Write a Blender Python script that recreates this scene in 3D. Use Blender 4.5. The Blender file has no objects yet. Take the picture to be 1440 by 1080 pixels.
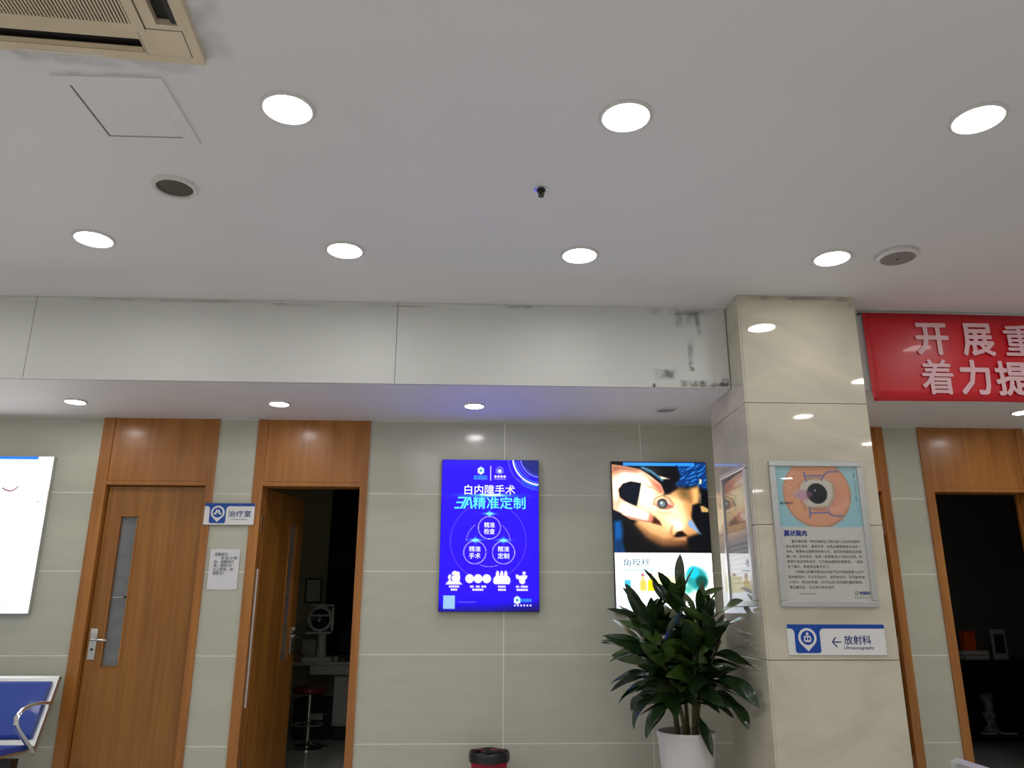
import bpy, math, random
import numpy as np
from mathutils import Matrix, Vector
random.seed(7)
rng = np.random.default_rng(11)
S = bpy.context.scene
COL = S.collection
PI = math.pi

# ------------------------------------------------------------------ camera, world, exposure
def look(yaw, pitch, roll):
    cy, sy, cp, sp = math.cos(yaw), math.sin(yaw), math.cos(pitch), math.sin(pitch)
    f = Vector((sy*cp, cy*cp, sp)); r = Vector((cy, -sy, 0)); u = r.cross(f)
    r2 = r*math.cos(roll)+u*math.sin(roll); u2 = u*math.cos(roll)-r*math.sin(roll)
    return Matrix((( r2.x, u2.x, -f.x), (r2.y, u2.y, -f.y), (r2.z, u2.z, -f.z))).to_4x4()
cam = bpy.data.objects.new('camera', bpy.data.cameras.new('camera')); COL.objects.link(cam)
cam.data.sensor_width = 36.0; cam.data.lens = 1088/1440*36; cam.data.clip_start = 0.02
cam.matrix_world = Matrix.Translation((0, 0, 1.24)) @ look(math.radians(2.313), math.radians(16.11), math.radians(0.157))
S.camera = cam
w = bpy.data.worlds.new('world'); S.world = w; w.use_nodes = True
w.node_tree.nodes['Background'].inputs[0].default_value = (0.5, 0.55, 0.6, 1)
w.node_tree.nodes['Background'].inputs[1].default_value = 0.02
S.view_settings.view_transform = 'Standard'; S.view_settings.look = 'None'
S.view_settings.gamma = 1; S.view_settings.use_curve_mapping = False
S.view_settings.exposure = 0.0
LAMP = 46.0          # radiance of a lit downlight diffuser
BOX = 3.0            # radiance of a white area on a light box

# ------------------------------------------------------------------ dimensions (metres)
YW, ZS, ZC, YB = 5.5, 2.535, 3.06, 4.51        # back wall, soffit, ceiling, bulkhead
XL, XR, YR = -5.5, 6.5, -4.5                   # hall ends
PX0, PX1, PY0, PY1 = 1.53, 2.25, 4.29, 4.97    # pillar

# ------------------------------------------------------------------ materials
def srgb(*c):
    c = [v/255 for v in c]
    return tuple(v/12.92 if v <= .04045 else ((v+.055)/1.055)**2.4 for v in c)
MATS = {}
def mat(name, col, rough=.5, metal=0., coat=0., var=0., scale=(4, 4, 4), col2=None, detail=4, bump=0., bscale=None, spec=.5, ramp=(.35, .65), croughness=.05, dist=0.):
    m = bpy.data.materials.new(name); m.use_nodes = True; MATS[name] = m
    nt = m.node_tree; b = nt.nodes['Principled BSDF']
    b.inputs['Base Color'].default_value = (*col, 1); b.inputs['Roughness'].default_value = rough
    b.inputs['Metallic'].default_value = metal; b.inputs['Coat Weight'].default_value = coat
    b.inputs['Coat Roughness'].default_value = croughness; b.inputs['Specular IOR Level'].default_value = spec
    if var or col2 or bump:
        tc = nt.nodes.new('ShaderNodeTexCoord')
        mp = nt.nodes.new('ShaderNodeMapping'); mp.inputs['Scale'].default_value = scale
        nt.links.new(tc.outputs['Object'], mp.inputs['Vector'])
        n = nt.nodes.new('ShaderNodeTexNoise'); n.inputs['Scale'].default_value = 1; n.inputs['Detail'].default_value = detail
        n.inputs['Distortion'].default_value = dist
        nt.links.new(mp.outputs[0], n.inputs['Vector'])
        if var or col2:
            if not col2: col2 = tuple(c*(1-var) for c in col)
            r = nt.nodes.new('ShaderNodeValToRGB')
            r.color_ramp.elements[0].position = ramp[0]; r.color_ramp.elements[1].position = ramp[1]
            r.color_ramp.elements[0].color = (*col2, 1); r.color_ramp.elements[1].color = (*col, 1)
            nt.links.new(n.outputs['Fac'], r.inputs[0]); nt.links.new(r.outputs[0], b.inputs['Base Color'])
        if bump:
            bp = nt.nodes.new('ShaderNodeBump'); bp.inputs['Strength'].default_value = bump; bp.inputs['Distance'].default_value = .01
            nt.links.new(n.outputs['Fac'], bp.inputs['Height']); nt.links.new(bp.outputs[0], b.inputs['Normal'])
    return m
def emis(name, col, s):
    m = bpy.data.materials.new(name); m.use_nodes = True; MATS[name] = m
    b = m.node_tree.nodes['Principled BSDF']
    b.inputs['Base Color'].default_value = (.02, .02, .02, 1); b.inputs['Emission Color'].default_value = (*col, 1); b.inputs['Emission Strength'].default_value = s
    b.inputs['Roughness'].default_value = .3
    return m
def vcol(name, emit=0., rough=.4, coat=0.):
    m = bpy.data.materials.new(name); m.use_nodes = True; MATS[name] = m
    nt = m.node_tree; b = nt.nodes['Principled BSDF']; b.inputs['Roughness'].default_value = rough; b.inputs['Coat Weight'].default_value = coat
    a = nt.nodes.new('ShaderNodeAttribute'); a.attribute_name = 'col'
    if emit:
        b.inputs['Base Color'].default_value = (.01, .01, .01, 1); b.inputs['Specular IOR Level'].default_value = .2
        nt.links.new(a.outputs['Color'], b.inputs['Emission Color']); b.inputs['Emission Strength'].default_value = emit
    else: nt.links.new(a.outputs['Color'], b.inputs['Base Color'])
    return m
def glass(name, tint=(1, 1, 1), ior=1.5, rough=.02):
    m = bpy.data.materials.new(name); m.use_nodes = True; MATS[name] = m
    nt = m.node_tree; nt.nodes.remove(nt.nodes['Principled BSDF']); out = nt.nodes['Material Output']
    t = nt.nodes.new('ShaderNodeBsdfTransparent'); t.inputs[0].default_value = (*tint, 1)
    g = nt.nodes.new('ShaderNodeBsdfGlossy'); g.inputs['Roughness'].default_value = rough
    f = nt.nodes.new('ShaderNodeFresnel'); f.inputs[0].default_value = ior
    mx = nt.nodes.new('ShaderNodeMixShader')
    ge = nt.nodes.new('ShaderNodeNewGeometry'); iv = nt.nodes.new('ShaderNodeMath'); iv.operation = 'SUBTRACT'; iv.inputs[0].default_value = 1
    ml = nt.nodes.new('ShaderNodeMath'); ml.operation = 'MULTIPLY'          # one reflection per pane, from its outer face
    nt.links.new(ge.outputs['Backfacing'], iv.inputs[1]); nt.links.new(iv.outputs[0], ml.inputs[0]); nt.links.new(f.outputs[0], ml.inputs[1])
    nt.links.new(ml.outputs[0], mx.inputs[0]); nt.links.new(t.outputs[0], mx.inputs[1]); nt.links.new(g.outputs[0], mx.inputs[2]); nt.links.new(mx.outputs[0], out.inputs[0])
    return m
def smear(name, col, rough, gloss=0., amount=1., scale=28):
    """thin film whose coverage comes from the vertex attribute 'cov' broken up by noise"""
    m = bpy.data.materials.new(name); m.use_nodes = True; MATS[name] = m
    nt = m.node_tree; b = nt.nodes['Principled BSDF']; out = nt.nodes['Material Output']
    b.inputs['Base Color'].default_value = (*col, 1); b.inputs['Roughness'].default_value = rough; b.inputs['Coat Weight'].default_value = gloss
    a = nt.nodes.new('ShaderNodeAttribute'); a.attribute_name = 'cov'
    tc = nt.nodes.new('ShaderNodeTexCoord'); n = nt.nodes.new('ShaderNodeTexNoise'); n.inputs['Scale'].default_value = scale; n.inputs['Detail'].default_value = 5
    nt.links.new(tc.outputs['Object'], n.inputs['Vector'])
    mu = nt.nodes.new('ShaderNodeMath'); mu.operation = 'MULTIPLY'
    r = nt.nodes.new('ShaderNodeValToRGB'); r.color_ramp.elements[0].position = .36; r.color_ramp.elements[1].position = .68; r.color_ramp.elements[1].color = (amount, amount, amount, 1)
    nt.links.new(n.outputs['Fac'], r.inputs[0]); nt.links.new(a.outputs['Fac'], mu.inputs[0]); nt.links.new(r.outputs[0], mu.inputs[1])
    t = nt.nodes.new('ShaderNodeBsdfTransparent'); mx = nt.nodes.new('ShaderNodeMixShader')
    if gloss:
        bp = nt.nodes.new('ShaderNodeBump'); bp.inputs['Strength'].default_value = 1; bp.inputs['Distance'].default_value = .02
        nt.links.new(n.outputs['Fac'], bp.inputs['Height']); nt.links.new(bp.outputs[0], b.inputs['Normal']); nt.links.new(bp.outputs[0], b.inputs['Coat Normal'])
    nt.links.new(mu.outputs[0], mx.inputs[0]); nt.links.new(t.outputs[0], mx.inputs[1]); nt.links.new(b.outputs[0], mx.inputs[2]); nt.links.new(mx.outputs[0], out.inputs[0])
    return m

mat('ceiling_paint', (.80, .80, .79), .6, var=.04, scale=(.7, .7, .7))
mat('bulkhead_panel', (.70, .71, .68), .5, var=.03, scale=(2, 2, 2))
mat('panel_gap', (.22, .22, .20), .8)
mat('soffit_paint', (.76, .75, .74), .6, var=.03)
mat('wall_tile', (.56, .565, .465), .16, var=.06, scale=(3, 3, 14), coat=.0)
mat('grout', (.86, .84, .74), .8)
mat('marble', (.66, .615, .49), .035, col2=(.52, .49, .40), scale=(1.6, 1.6, 3.2), detail=7, ramp=(.3, .6), dist=1.2)
mat('marble_joint', (.16, .13, .09), .6)
mat('plain_wall', (.76, .76, .72), .5, var=.03)
mat('floor_tile', (.74, .725, .70), .15, var=.08, scale=(1.5, 1.5, 1.5))
mat('wood', srgb(182, 120, 54), .34, col2=srgb(150, 92, 37), scale=(17, 17, 1.0), detail=6, ramp=(.3, .7), coat=.2, dist=.6, croughness=.15)
mat('wood_leaf', srgb(166, 112, 46), .36, col2=srgb(136, 86, 32), scale=(20, 20, 1.0), detail=6, ramp=(.3, .7), coat=.12, dist=1.0, croughness=.15)
mat('wood_dark', srgb(58, 34, 16), .5)
mat('frosted_glass', (.20, .215, .225), .18, var=.25, scale=(6, 6, 9), coat=.5)
mat('steel', (.62, .62, .62), .28, metal=1.)
mat('chrome', (.78, .78, .79), .1, metal=1.)
mat('brushed', (.68, .69, .70), .33, metal=1.)
mat('aluminium', (.60, .61, .61), .38, metal=.75)
mat('black_plastic', (.012, .012, .013), .4)
mat('dark_frame', (.02, .02, .03), .4)
mat('white_plastic', (.72, .72, .70), .35)
mat('trim_white', (.70, .69, .66), .4)
mat('cream_plastic', srgb(224, 210, 180), .4, col2=srgb(206, 190, 156), scale=(3, 3, 3))
mat('cream_edge', srgb(190, 172, 140), .5)
mat('duct_dark', (.012, .011, .010), .6)
mat('grille_back', (.012, .010, .008), .8)
mat('speaker_mesh', srgb(92, 88, 74), .6, col2=srgb(66, 62, 52), scale=(400, 400, 400), detail=1)
mat('speaker_light', srgb(150, 146, 142), .55, col2=srgb(130, 126, 122), scale=(300, 300, 300), detail=1)
mat('blue_vinyl', srgb(36, 72, 170), .38, bump=.05, scale=(60, 60, 60), coat=.1)
mat('banner_red', srgb(202, 10, 30), .38, var=.12, scale=(3, 1, 1.5), coat=.08)
mat('banner_ink', srgb(226, 182, 188), .5)
mat('sign_white', (.80, .80, .79), .25)
mat('sign_blue', srgb(14, 72, 165), .25)
mat('sign_ink', srgb(28, 50, 120), .4)
mat('grey_ink', (.16, .16, .17), .6)
mat('text_dark', (.13, .125, .12), .6)
mat('title_blue', srgb(24, 48, 150), .5)
mat('paper', (.76, .76, .79), .7)
mat('pot_white', (.74, .73, .72), .3)
mat('soil', (.03, .02, .012), .9, bump=.8, scale=(60, 60, 60))
mat('cane', srgb(98, 92, 52), .7, var=.4, scale=(30, 30, 60))
mat('leaf_green', srgb(34, 60, 24), .3, col2=srgb(20, 40, 18), scale=(9, 9, 9), coat=.15)
mat('leaf_light', srgb(66, 92, 30), .35, col2=srgb(40, 66, 24), scale=(9, 9, 9), coat=.15)
mat('bin_bag', (.012, .012, .014), .28, bump=.6, scale=(30, 30, 30))
mat('bin_red', srgb(205, 40, 72), .4)
mat('room_wall', srgb(186, 184, 152), .6)
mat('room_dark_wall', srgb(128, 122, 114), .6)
mat('curtain', srgb(40, 36, 36), .85)
mat('desk_white', (.62, .62, .60), .4)
mat('device_white', (.68, .68, .66), .35)
mat('device_dark', (.03, .04, .055), .12)
mat('stool_red', srgb(120, 28, 36), .4)
mat('box_dark', srgb(24, 24, 40), .5)
mat('box_tan', srgb(168, 120, 82), .6)
mat('black_furniture', (.012, .012, .012), .45)
mat('orange_box', srgb(255, 104, 24), .45)
mat('book_cover', srgb(196, 192, 186), .5)
mat('book_paper', srgb(226, 222, 214), .7)
mat('ornament', srgb(170, 172, 174), .35, var=.6, scale=(20, 20, 20))
mat('red_cloth', srgb(120, 26, 24), .8)
mat('amber_cloth', srgb(190, 120, 30), .8)
mat('print_white', (.66, .665, .64), .5)
mat('strip_white', (.75, .75, .74), .5)
emis('lamp', (1, .98, .955), LAMP); emis('lamp_soffit', (1, .975, .97), LAMP*1.15)
mat('lamp_off', (.28, .27, .28), .5)
emis('ink_white', (1, 1, 1), 1.15); emis('ink_cyan', srgb(90, 235, 255), 1.2); emis('ink_sky', srgb(40, 150, 250), 1.2); emis('ink_teal', srgb(24, 140, 160), .7); emis('ink_lilac', srgb(190, 180, 255), BOX*.8); emis('ink_grey', srgb(120, 186, 180), 1.0)
vcol('lit_print', 1., .3); vcol('paper_print', 0, .45)
glass('picture_glass', (1, 1, 1)); glass('room_glass', (.6, .65, .66))
smear('stain_brown', srgb(126, 108, 82), .8, amount=.3, scale=9); smear('stain_grey', srgb(104, 106, 102), .6, amount=.42, scale=14); smear('tape_film', srgb(150, 152, 148), .12, 1., amount=.9); smear('dust_shade_grey', srgb(128, 120, 112), .9, amount=.2, scale=10)

# ------------------------------------------------------------------ mesh builder
class MB:
    def __init__(s): s.v = []; s.f = []
    def add(s, vs, fs):
        o = len(s.v); s.v += [tuple(p) for p in vs]; s.f += [tuple(i+o for i in f) for f in fs]; return s
    def box(s, x0, x1, y0, y1, z0, z1):
        vs = [(x, y, z) for z in (z0, z1) for y in (y0, y1) for x in (x0, x1)]
        return s.add(vs, [(0, 2, 3, 1), (4, 5, 7, 6), (0, 1, 5, 4), (2, 6, 7, 3), (0, 4, 6, 2), (1, 3, 7, 5)])
    def bevbox(s, x0, x1, y0, y1, z0, z1, b=.004):
        vs = []; 
        for (z, i) in ((z0, b), (z0+b, 0), (z1-b, 0), (z1, b)):
            for (x, y) in ((x0+i, y0+i), (x1-i, y0+i), (x1-i, y1-i), (x0+i, y1-i)): vs.append((x, y, z))
        fs = [(3, 2, 1, 0), (12, 13, 14, 15)]
        for k in range(3):
            for i in range(4): fs.append((k*4+i, k*4+(i+1) % 4, k*4+4+(i+1) % 4, k*4+4+i))
        return s.add(vs, fs)
    def lathe(s, prof, n=32, c=(0, 0, 0), cap0=False, cap1=False):
        vs = []; fs = []
        for (r, z) in prof:
            for i in range(n):
                a = 2*PI*i/n; vs.append((c[0]+r*math.cos(a), c[1]+r*math.sin(a), c[2]+z))
        for k in range(len(prof)-1):
            for i in range(n): fs.append((k*n+i, k*n+(i+1) % n, (k+1)*n+(i+1) % n, (k+1)*n+i))
        if cap0: fs.append(tuple(reversed(range(n))))
        if cap1: fs.append(tuple((len(prof)-1)*n+i for i in range(n)))
        return s.add(vs, fs)
    def tube(s, pts, r, n=10, flat=None, cap=True):
        pts = [Vector(p) for p in pts]; rs = r if isinstance(r, (list, tuple)) else [r]*len(pts)
        vs = []; fs = []; prev = None
        for k, p in enumerate(pts):
            t = (pts[min(k+1, len(pts)-1)]-pts[max(k-1, 0)]).normalized()
            if prev is None:
                a = Vector((1, 0, 0)) if abs(t.x) < .8 else Vector((0, 1, 0)); nrm = (a-t*a.dot(t)).normalized()
            else: nrm = (prev-t*prev.dot(t)).normalized()
            prev = nrm; bi = t.cross(nrm); fa, fb = flat or (1, 1)
            for i in range(n):
                a = 2*PI*i/n; q = p+nrm*(math.cos(a)*rs[k]*fa)+bi*(math.sin(a)*rs[k]*fb); vs.append(tuple(q))
        for k in range(len(pts)-1):
            for i in range(n): fs.append((k*n+i, k*n+(i+1) % n, (k+1)*n+(i+1) % n, (k+1)*n+i))
        if cap: fs.append(tuple(reversed(range(n)))); fs.append(tuple((len(pts)-1)*n+i for i in range(n)))
        return s.add(vs, fs)
    def prism(s, pts, y0, y1):
        """outline in x,z extruded from y0 (front) to y1 (back)"""
        n = len(pts); area = sum(pts[i][0]*pts[(i+1) % n][1]-pts[(i+1) % n][0]*pts[i][1] for i in range(n))
        if area < 0: pts = pts[::-1]
        vs = [(x, y0, z) for x, z in pts]+[(x, y1, z) for x, z in pts]
        fs = [tuple(range(n)), tuple(reversed(range(n, 2*n)))]+[(i, i+n, (i+1) % n+n, (i+1) % n) for i in range(n)]
        return s.add(vs, fs)
    def prismx(s, pts, x0, x1):
        """outline in y,z extruded along x"""
        n = len(pts); area = sum(pts[i][0]*pts[(i+1) % n][1]-pts[(i+1) % n][0]*pts[i][1] for i in range(n))
        if area < 0: pts = pts[::-1]
        vs = [(x1, y, z) for y, z in pts]+[(x0, y, z) for y, z in pts]
        fs = [tuple(range(n)), tuple(reversed(range(n, 2*n)))]+[(i, i+n, (i+1) % n+n, (i+1) % n) for i in range(n)]
        return s.add(vs, fs)
    def mesh(s, name, m):
        me = bpy.data.meshes.new(name); me.from_pydata(s.v, [], s.f); me.update()
        if m: me.materials.append(MATS[m])
        return me
    def build(s, name, m, parent=None, smooth=False, kind=None, label=None):
        me = s.mesh(name, m)
        if smooth:
            me.polygons.foreach_set('use_smooth', [True]*len(me.polygons)); me.set_sharp_from_angle(angle=math.radians(40))
        o = bpy.data.objects.new(name, me); COL.objects.link(o)
        if parent: o.parent = parent
        if kind: o['kind'] = kind
        if label: o['label'] = label
        return o
def tag(o, label, cat=None, group=None, kind=None):
    o['label'] = label
    if cat: o['category'] = cat
    if group: o['group'] = group
    if kind: o['kind'] = kind
    return o
def thing(name, label, cat, loc=(0, 0, 0), rz=0., group=None, kind=None):
    o = bpy.data.objects.new(name, None); COL.objects.link(o); o.empty_display_size = .1
    o.location = loc; o.rotation_euler = (0, 0, rz)
    return tag(o, label, cat, group, kind)
def bx(name, m, parent, *d, **k): return MB().box(*d).build(name, m, parent, **k)
def bbx(name, m, parent, *d, b=.004, **k): return MB().bevbox(*d, b=b).build(name, m, parent, **k)

TXT = {}
def text_mesh(s, bold, res=2):
    k = (s, bold)
    if k not in TXT:
        c = bpy.data.curves.new('t', 'FONT'); c.body = s; c.size = 1; c.resolution_u = res; c.offset = bold
        o = bpy.data.objects.new('t', c); COL.objects.link(o)
        dg = bpy.context.evaluated_depsgraph_get(); me = bpy.data.meshes.new_from_object(o.evaluated_get(dg))
        v = np.zeros(len(me.vertices)*3); me.vertices.foreach_get('co', v); v = v.reshape(-1, 3)
        f = [tuple(p.vertices) for p in me.polygons]
        bpy.data.objects.remove(o); bpy.data.curves.remove(c); bpy.data.meshes.remove(me)
        TXT[k] = (v, f)
    return TXT[k]
def lettering(parent, s, x0, x1, z0, z1, y, m, bold=0., em=None, label=None, shear=0.):
    """characters facing local -Y, fitted to the rectangle (or, with em, set from x0 at that size)"""
    v, f = text_mesh(s, 0.); v = v.copy(); lo = v.min(0); hi = v.max(0)
    if em: X = x0+v[:, 0]*em; Z = z0+v[:, 1]*em
    else:
        X = x0+(v[:, 0]-lo[0])/(hi[0]-lo[0])*(x1-x0); Z = z0+(v[:, 1]-lo[1])/(hi[1]-lo[1])*(z1-z0)
    X = X+shear*(Z-z0)
    sc = em or (z1-z0)/(hi[1]-lo[1]); n = 0 if bold == 0 else (4 if bold < .02 else 8)
    b = MB()
    for k in range(n+1):                                # heavier weight: the outline repeated around itself
        dx, dz = (0, 0) if k == n else (bold*sc*math.cos(2*PI*k/n), bold*sc*math.sin(2*PI*k/n))
        b.add([(a+dx, y-.00003*k, c+dz) for a, c in zip(X, Z)], f)
    return b.build('lettering', m, parent, label=label)

# ------------------------------------------------------------------ flat print painter (vertex colours on a fine grid)
class Canvas:
    def __init__(s, W, H, aspect, bg):
        s.W, s.H, s.a = W, H, aspect
        u, v = np.meshgrid(np.linspace(0, 1, W), np.linspace(0, 1, H)); s.u, s.v = u, v
        s.x, s.y = u, v*aspect
        s.c = np.zeros((H, W, 3)); s.c[:] = bg; s.px = 1/W; s.map = lambda x, y: (x, y)
        s.noise = rng.random((H, W))
    def over(s, al, col):
        al = np.clip(al, 0, 1)[..., None]; s.c = s.c*(1-al)+np.array(col, float)*al; return s
    def P(s, p): u, v = s.map(*p); return u, v*s.a
    def dpoly(s, pts):
        pts = [s.P(p) for p in pts]; d = np.full(s.x.shape, 1e9); ins = np.zeros(s.x.shape, bool); n = len(pts)
        for i in range(n):
            (ax, ay), (bx_, by) = pts[i], pts[(i+1) % n]; ex, ey = bx_-ax, by-ay
            t = np.clip(((s.x-ax)*ex+(s.y-ay)*ey)/(ex*ex+ey*ey+1e-12), 0, 1)
            d = np.minimum(d, np.hypot(s.x-ax-t*ex, s.y-ay-t*ey))
            c = ((ay > s.y) != (by > s.y)) & (s.x < (bx_-ax)*(s.y-ay)/(by-ay+1e-12)+ax); ins ^= c
        return np.where(ins, -d, d)
    def dline(s, pts):
        pts = [s.P(p) for p in pts]; d = np.full(s.x.shape, 1e9)
        for (ax, ay), (bx_, by) in zip(pts, pts[1:]):
            ex, ey = bx_-ax, by-ay; t = np.clip(((s.x-ax)*ex+(s.y-ay)*ey)/(ex*ex+ey*ey+1e-12), 0, 1)
            d = np.minimum(d, np.hypot(s.x-ax-t*ex, s.y-ay-t*ey))
        return d
    def poly(s, pts, col, soft=.01, al=1.): return s.over(al*(.5-s.dpoly(pts)/max(soft, s.px)), col)
    def line(s, pts, wd, col, al=1., soft=None): return s.over(al*(.5-(s.dline(pts)-wd)/max(soft or 0, s.px)), col)
    def disc(s, p, r, col, soft=.005, al=1., ry=None):
        cx, cy = s.P(p); ry = ry or r
        return s.over(al*(.5-(np.hypot((s.x-cx)/r, (s.y-cy)/ry)-1)*min(r, ry)/max(soft, s.px)), col)
    def ring(s, p, r, wd, col, al=1., a0=None, a1=None):
        cx, cy = s.P(p); m = .5-(np.abs(np.hypot(s.x-cx, s.y-cy)-r)-wd)/s.px
        if a0 is not None:
            an = np.degrees(np.arctan2(s.y-cy, s.x-cx)) % 360; m = np.where((an >= a0) & (an <= a1), m, 0)
        return s.over(al*np.clip(m, 0, 1), col)
    def glow(s, p, r, col, al=1., ry=None):
        cx, cy = s.P(p); ry = ry or r
        return s.over(al*np.exp(-((s.x-cx)/r)**2-((s.y-cy)/ry)**2), col)
    def rect(s, u0, u1, v0, v1, col, al=1.): 
        m = s.map; s.map = lambda x, y: (x, y); s.poly([(u0, v0), (u1, v0), (u1, v1), (u0, v1)], col, s.px, al); s.map = m; return s
    def build(s, name, parent, x0, x1, z0, z1, y, m, gain=None):
        lin = np.clip(s.c/255, 0, 1); lin = np.where(lin <= .04045, lin/12.92, ((lin+.055)/1.055)**2.4)
        if m == 'lit_print': lin = lin*(1+(gain or BOX-1)*(.35*lin.max(-1, keepdims=True)**2+.65*lin.min(-1, keepdims=True)**1.5))
        if gain: lin[..., :2] = np.minimum(lin[..., :2], 1.2)        # only the blue of this print is driven hard
        W, H = s.W, s.H; X = x0+s.u*(x1-x0); Z = z1-s.v*(z1-z0)
        co = np.stack([X, np.full_like(X, y), Z], -1).reshape(-1, 3)
        i = (np.arange(H-1)[:, None]*W+np.arange(W-1)).ravel()
        f = np.stack([i, i+W, i+W+1, i+1], 1)
        me = bpy.data.meshes.new(name); me.from_pydata(co.tolist(), [], f.tolist()); me.update()
        at = me.color_attributes.new('col', 'FLOAT_COLOR', 'POINT')
        at.data.foreach_set('color', np.concatenate([lin.reshape(-1, 3), np.ones((W*H, 1))], 1).ravel())
        me.materials.append(MATS[m])
        o = bpy.data.objects.new(name, me); COL.objects.link(o); o.parent = parent
        return o
def film(name, parent, x0, x1, z0, z1, y, m, horizontal=False, edge=.5, n=14):
    """soft-edged smear lying on a surface (x,z plane at y, or x,y plane at height y when horizontal)"""
    u, v = np.meshgrid(np.linspace(0, 1, n), np.linspace(0, 1, n))
    cov = np.clip(np.minimum(np.minimum(u, 1-u), np.minimum(v, 1-v))/edge*2, 0, 1)
    X = x0+u*(x1-x0); Z = z0+v*(z1-z0); Y = np.full_like(X, y)
    co = np.stack([X, Z, Y] if horizontal else [X, Y, Z], -1).reshape(-1, 3)
    i = (np.arange(n-1)[:, None]*n+np.arange(n-1)).ravel(); f = np.stack([i, i+1, i+n+1, i+n], 1)
    if horizontal: f = f[:, ::-1]
    me = bpy.data.meshes.new(name); me.from_pydata(co.tolist(), [], f.tolist()); me.update()
    at = me.attributes.new('cov', 'FLOAT', 'POINT'); at.data.foreach_set('value', cov.ravel()); me.materials.append(MATS[m])
    o = bpy.data.objects.new(name, me); COL.objects.link(o); o.parent = parent
    return o

# ================================================================== THE SETTING
DOORS = [(-2.686, -1.872), (-1.598, -.799), (2.166, 2.966), (3.234, 4.04)]
tag(bx('floor', 'floor_tile', None, XL-.2, XR+.2, YR-.2, 9.2, -.12, 0), 'pale polished tile floor of the hall and side rooms', 'floor', kind='structure')
tag(bx('ceiling', 'ceiling_paint', None, XL-.1, XR+.1, YR-.1, YB+.14, ZC, ZC+.12), 'white painted plaster main ceiling with recessed downlights', 'ceiling', kind='structure')
b = MB(); b.box(XL, PX0-.002, YB+.012, YW, ZS, ZC-.002).box(PX1+.002, XR, YB+.012, YW, ZS, ZC-.002).box(PX0-.002, PX1+.002, PY1+.002, YW, ZS, ZC-.002)
tag(b.build('ceiling_soffit', 'soffit_paint'), 'lowered white soffit above the doors and posters', 'ceiling', kind='structure')
b = MB(); b.box(XL, PX0-.002, YB+.006, YB+.012, ZS, ZC).box(PX1+.002, XR, YB+.006, YB+.012, ZS, ZC)
bulk = tag(b.build('wall_bulkhead', 'panel_gap'), 'white panelled bulkhead between the ceiling and the lowered soffit', 'wall', kind='structure')
xs = [XL, -4.92, -2.722, -.528, PX0-.004]
for a, c in list(zip(xs, xs[1:]))+[(PX1+.004, 4.3), (4.3, XR)]:
    bbx('bulkhead_panel', 'bulkhead_panel', bulk, a+.0018, c-.0018, YB, YB+.006, ZS, ZC-.001, b=.001)
for r in [(-.80, -.60, 3.035, 3.05, 'stain_brown'), (-.62, -.3, 3.03, 3.045, 'stain_brown'), (-2.5, -1.2, 3.035, 3.058, 'stain_brown'), (-1.35, -.95, 3.02, 3.045, 'stain_brown'),
          (.1, .45, 3.035, 3.058, 'stain_grey'), (1.0, 1.5, 3.005, 3.055, 'stain_grey'), (1.20, 1.26, 2.92, 3.058, 'stain_grey'), (1.26, 1.36, 2.93, 3.04, 'stain_grey'), (1.33, 1.37, 2.86, 3.04, 'stain_grey'),
          (1.27, 1.315, 2.66, 2.86, 'stain_grey'), (1.05, 1.2, 2.58, 2.66, 'stain_grey')]:
    film('stain', bulk, *r[:4], YB-.0012-.0002*random.random(), r[4])
for r in [(1.21, 1.40, 2.538, 2.585), (1.34, 1.525, 2.538, 2.575), (1.275, 1.31, 2.64, 2.70), (1.46, 1.52, 2.55, 2.60), (1.1, 1.18, 2.60, 2.65)]:
    film('tape_residue', bulk, *r, YB-.002, 'tape_film', edge=.25)
bx('loose_fixing', 'speaker_mesh', bulk, 1.048, 1.056, YB-.012, YB, 2.536, 2.556)
# back wall: grout backing with openings, tiles proud of it
edges = [XL]+[e for d in DOORS for e in d]+[XR]
b = MB()
for a, c in zip(edges[::2], edges[1::2]): b.box(a, c, YW+.0012, YW+.12, 0, ZS)
for a, c in DOORS: b.box(a, c, YW+.02, YW+.12, ZS, ZC)
for a, c in zip(edges[::2], edges[1::2]): b.box(a, c, YW, YW+.12, ZS, ZC)
wall = tag(b.build('wall_back', 'grout'), 'grey green tiled back wall with pale grout lines', 'wall', kind='structure')
rows = [0, .386, .936, 1.477, 2.01, ZS]
cols = {0: [XL, -4.66, -3.67, -2.686], 1: [-1.872, -1.598], 2: [-.799, .17, 1.16, 2.166], 3: [2.966, 3.234], 4: [4.04, 5.03, 6.02, XR]}
off = {0: .008, 1: .010, 2: 0, 3: .004, 4: .004}
for k, cx in cols.items():
    for a, c in zip(cx, cx[1:]):
        for i in range(5):
            z0 = rows[i]+(off[k]*-1 if 0 < i else 0); z1 = rows[i+1]-(off[k] if i < 4 else 0)
            bbx('wall_tile', 'wall_tile', wall, a+.0034, c-.0034, YW, YW+.01, z0+.0034, z1-.0034, b=.0008)
# the rest of the hall
for nm, d, lb in (('wall_left', (XL-.12, XL, YR, YW, 0, ZC), 'plain wall closing the left end of the hall'), ('wall_right', (XR, XR+.12, YR, YW, 0, ZC), 'plain wall closing the right end of the hall'), ('wall_rear', (XL, XR, YR-.12, YR, 0, ZC), 'plain wall behind the viewpoint')):
    tag(bx(nm, 'plain_wall', None, *d), lb, 'wall', kind='structure')
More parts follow.
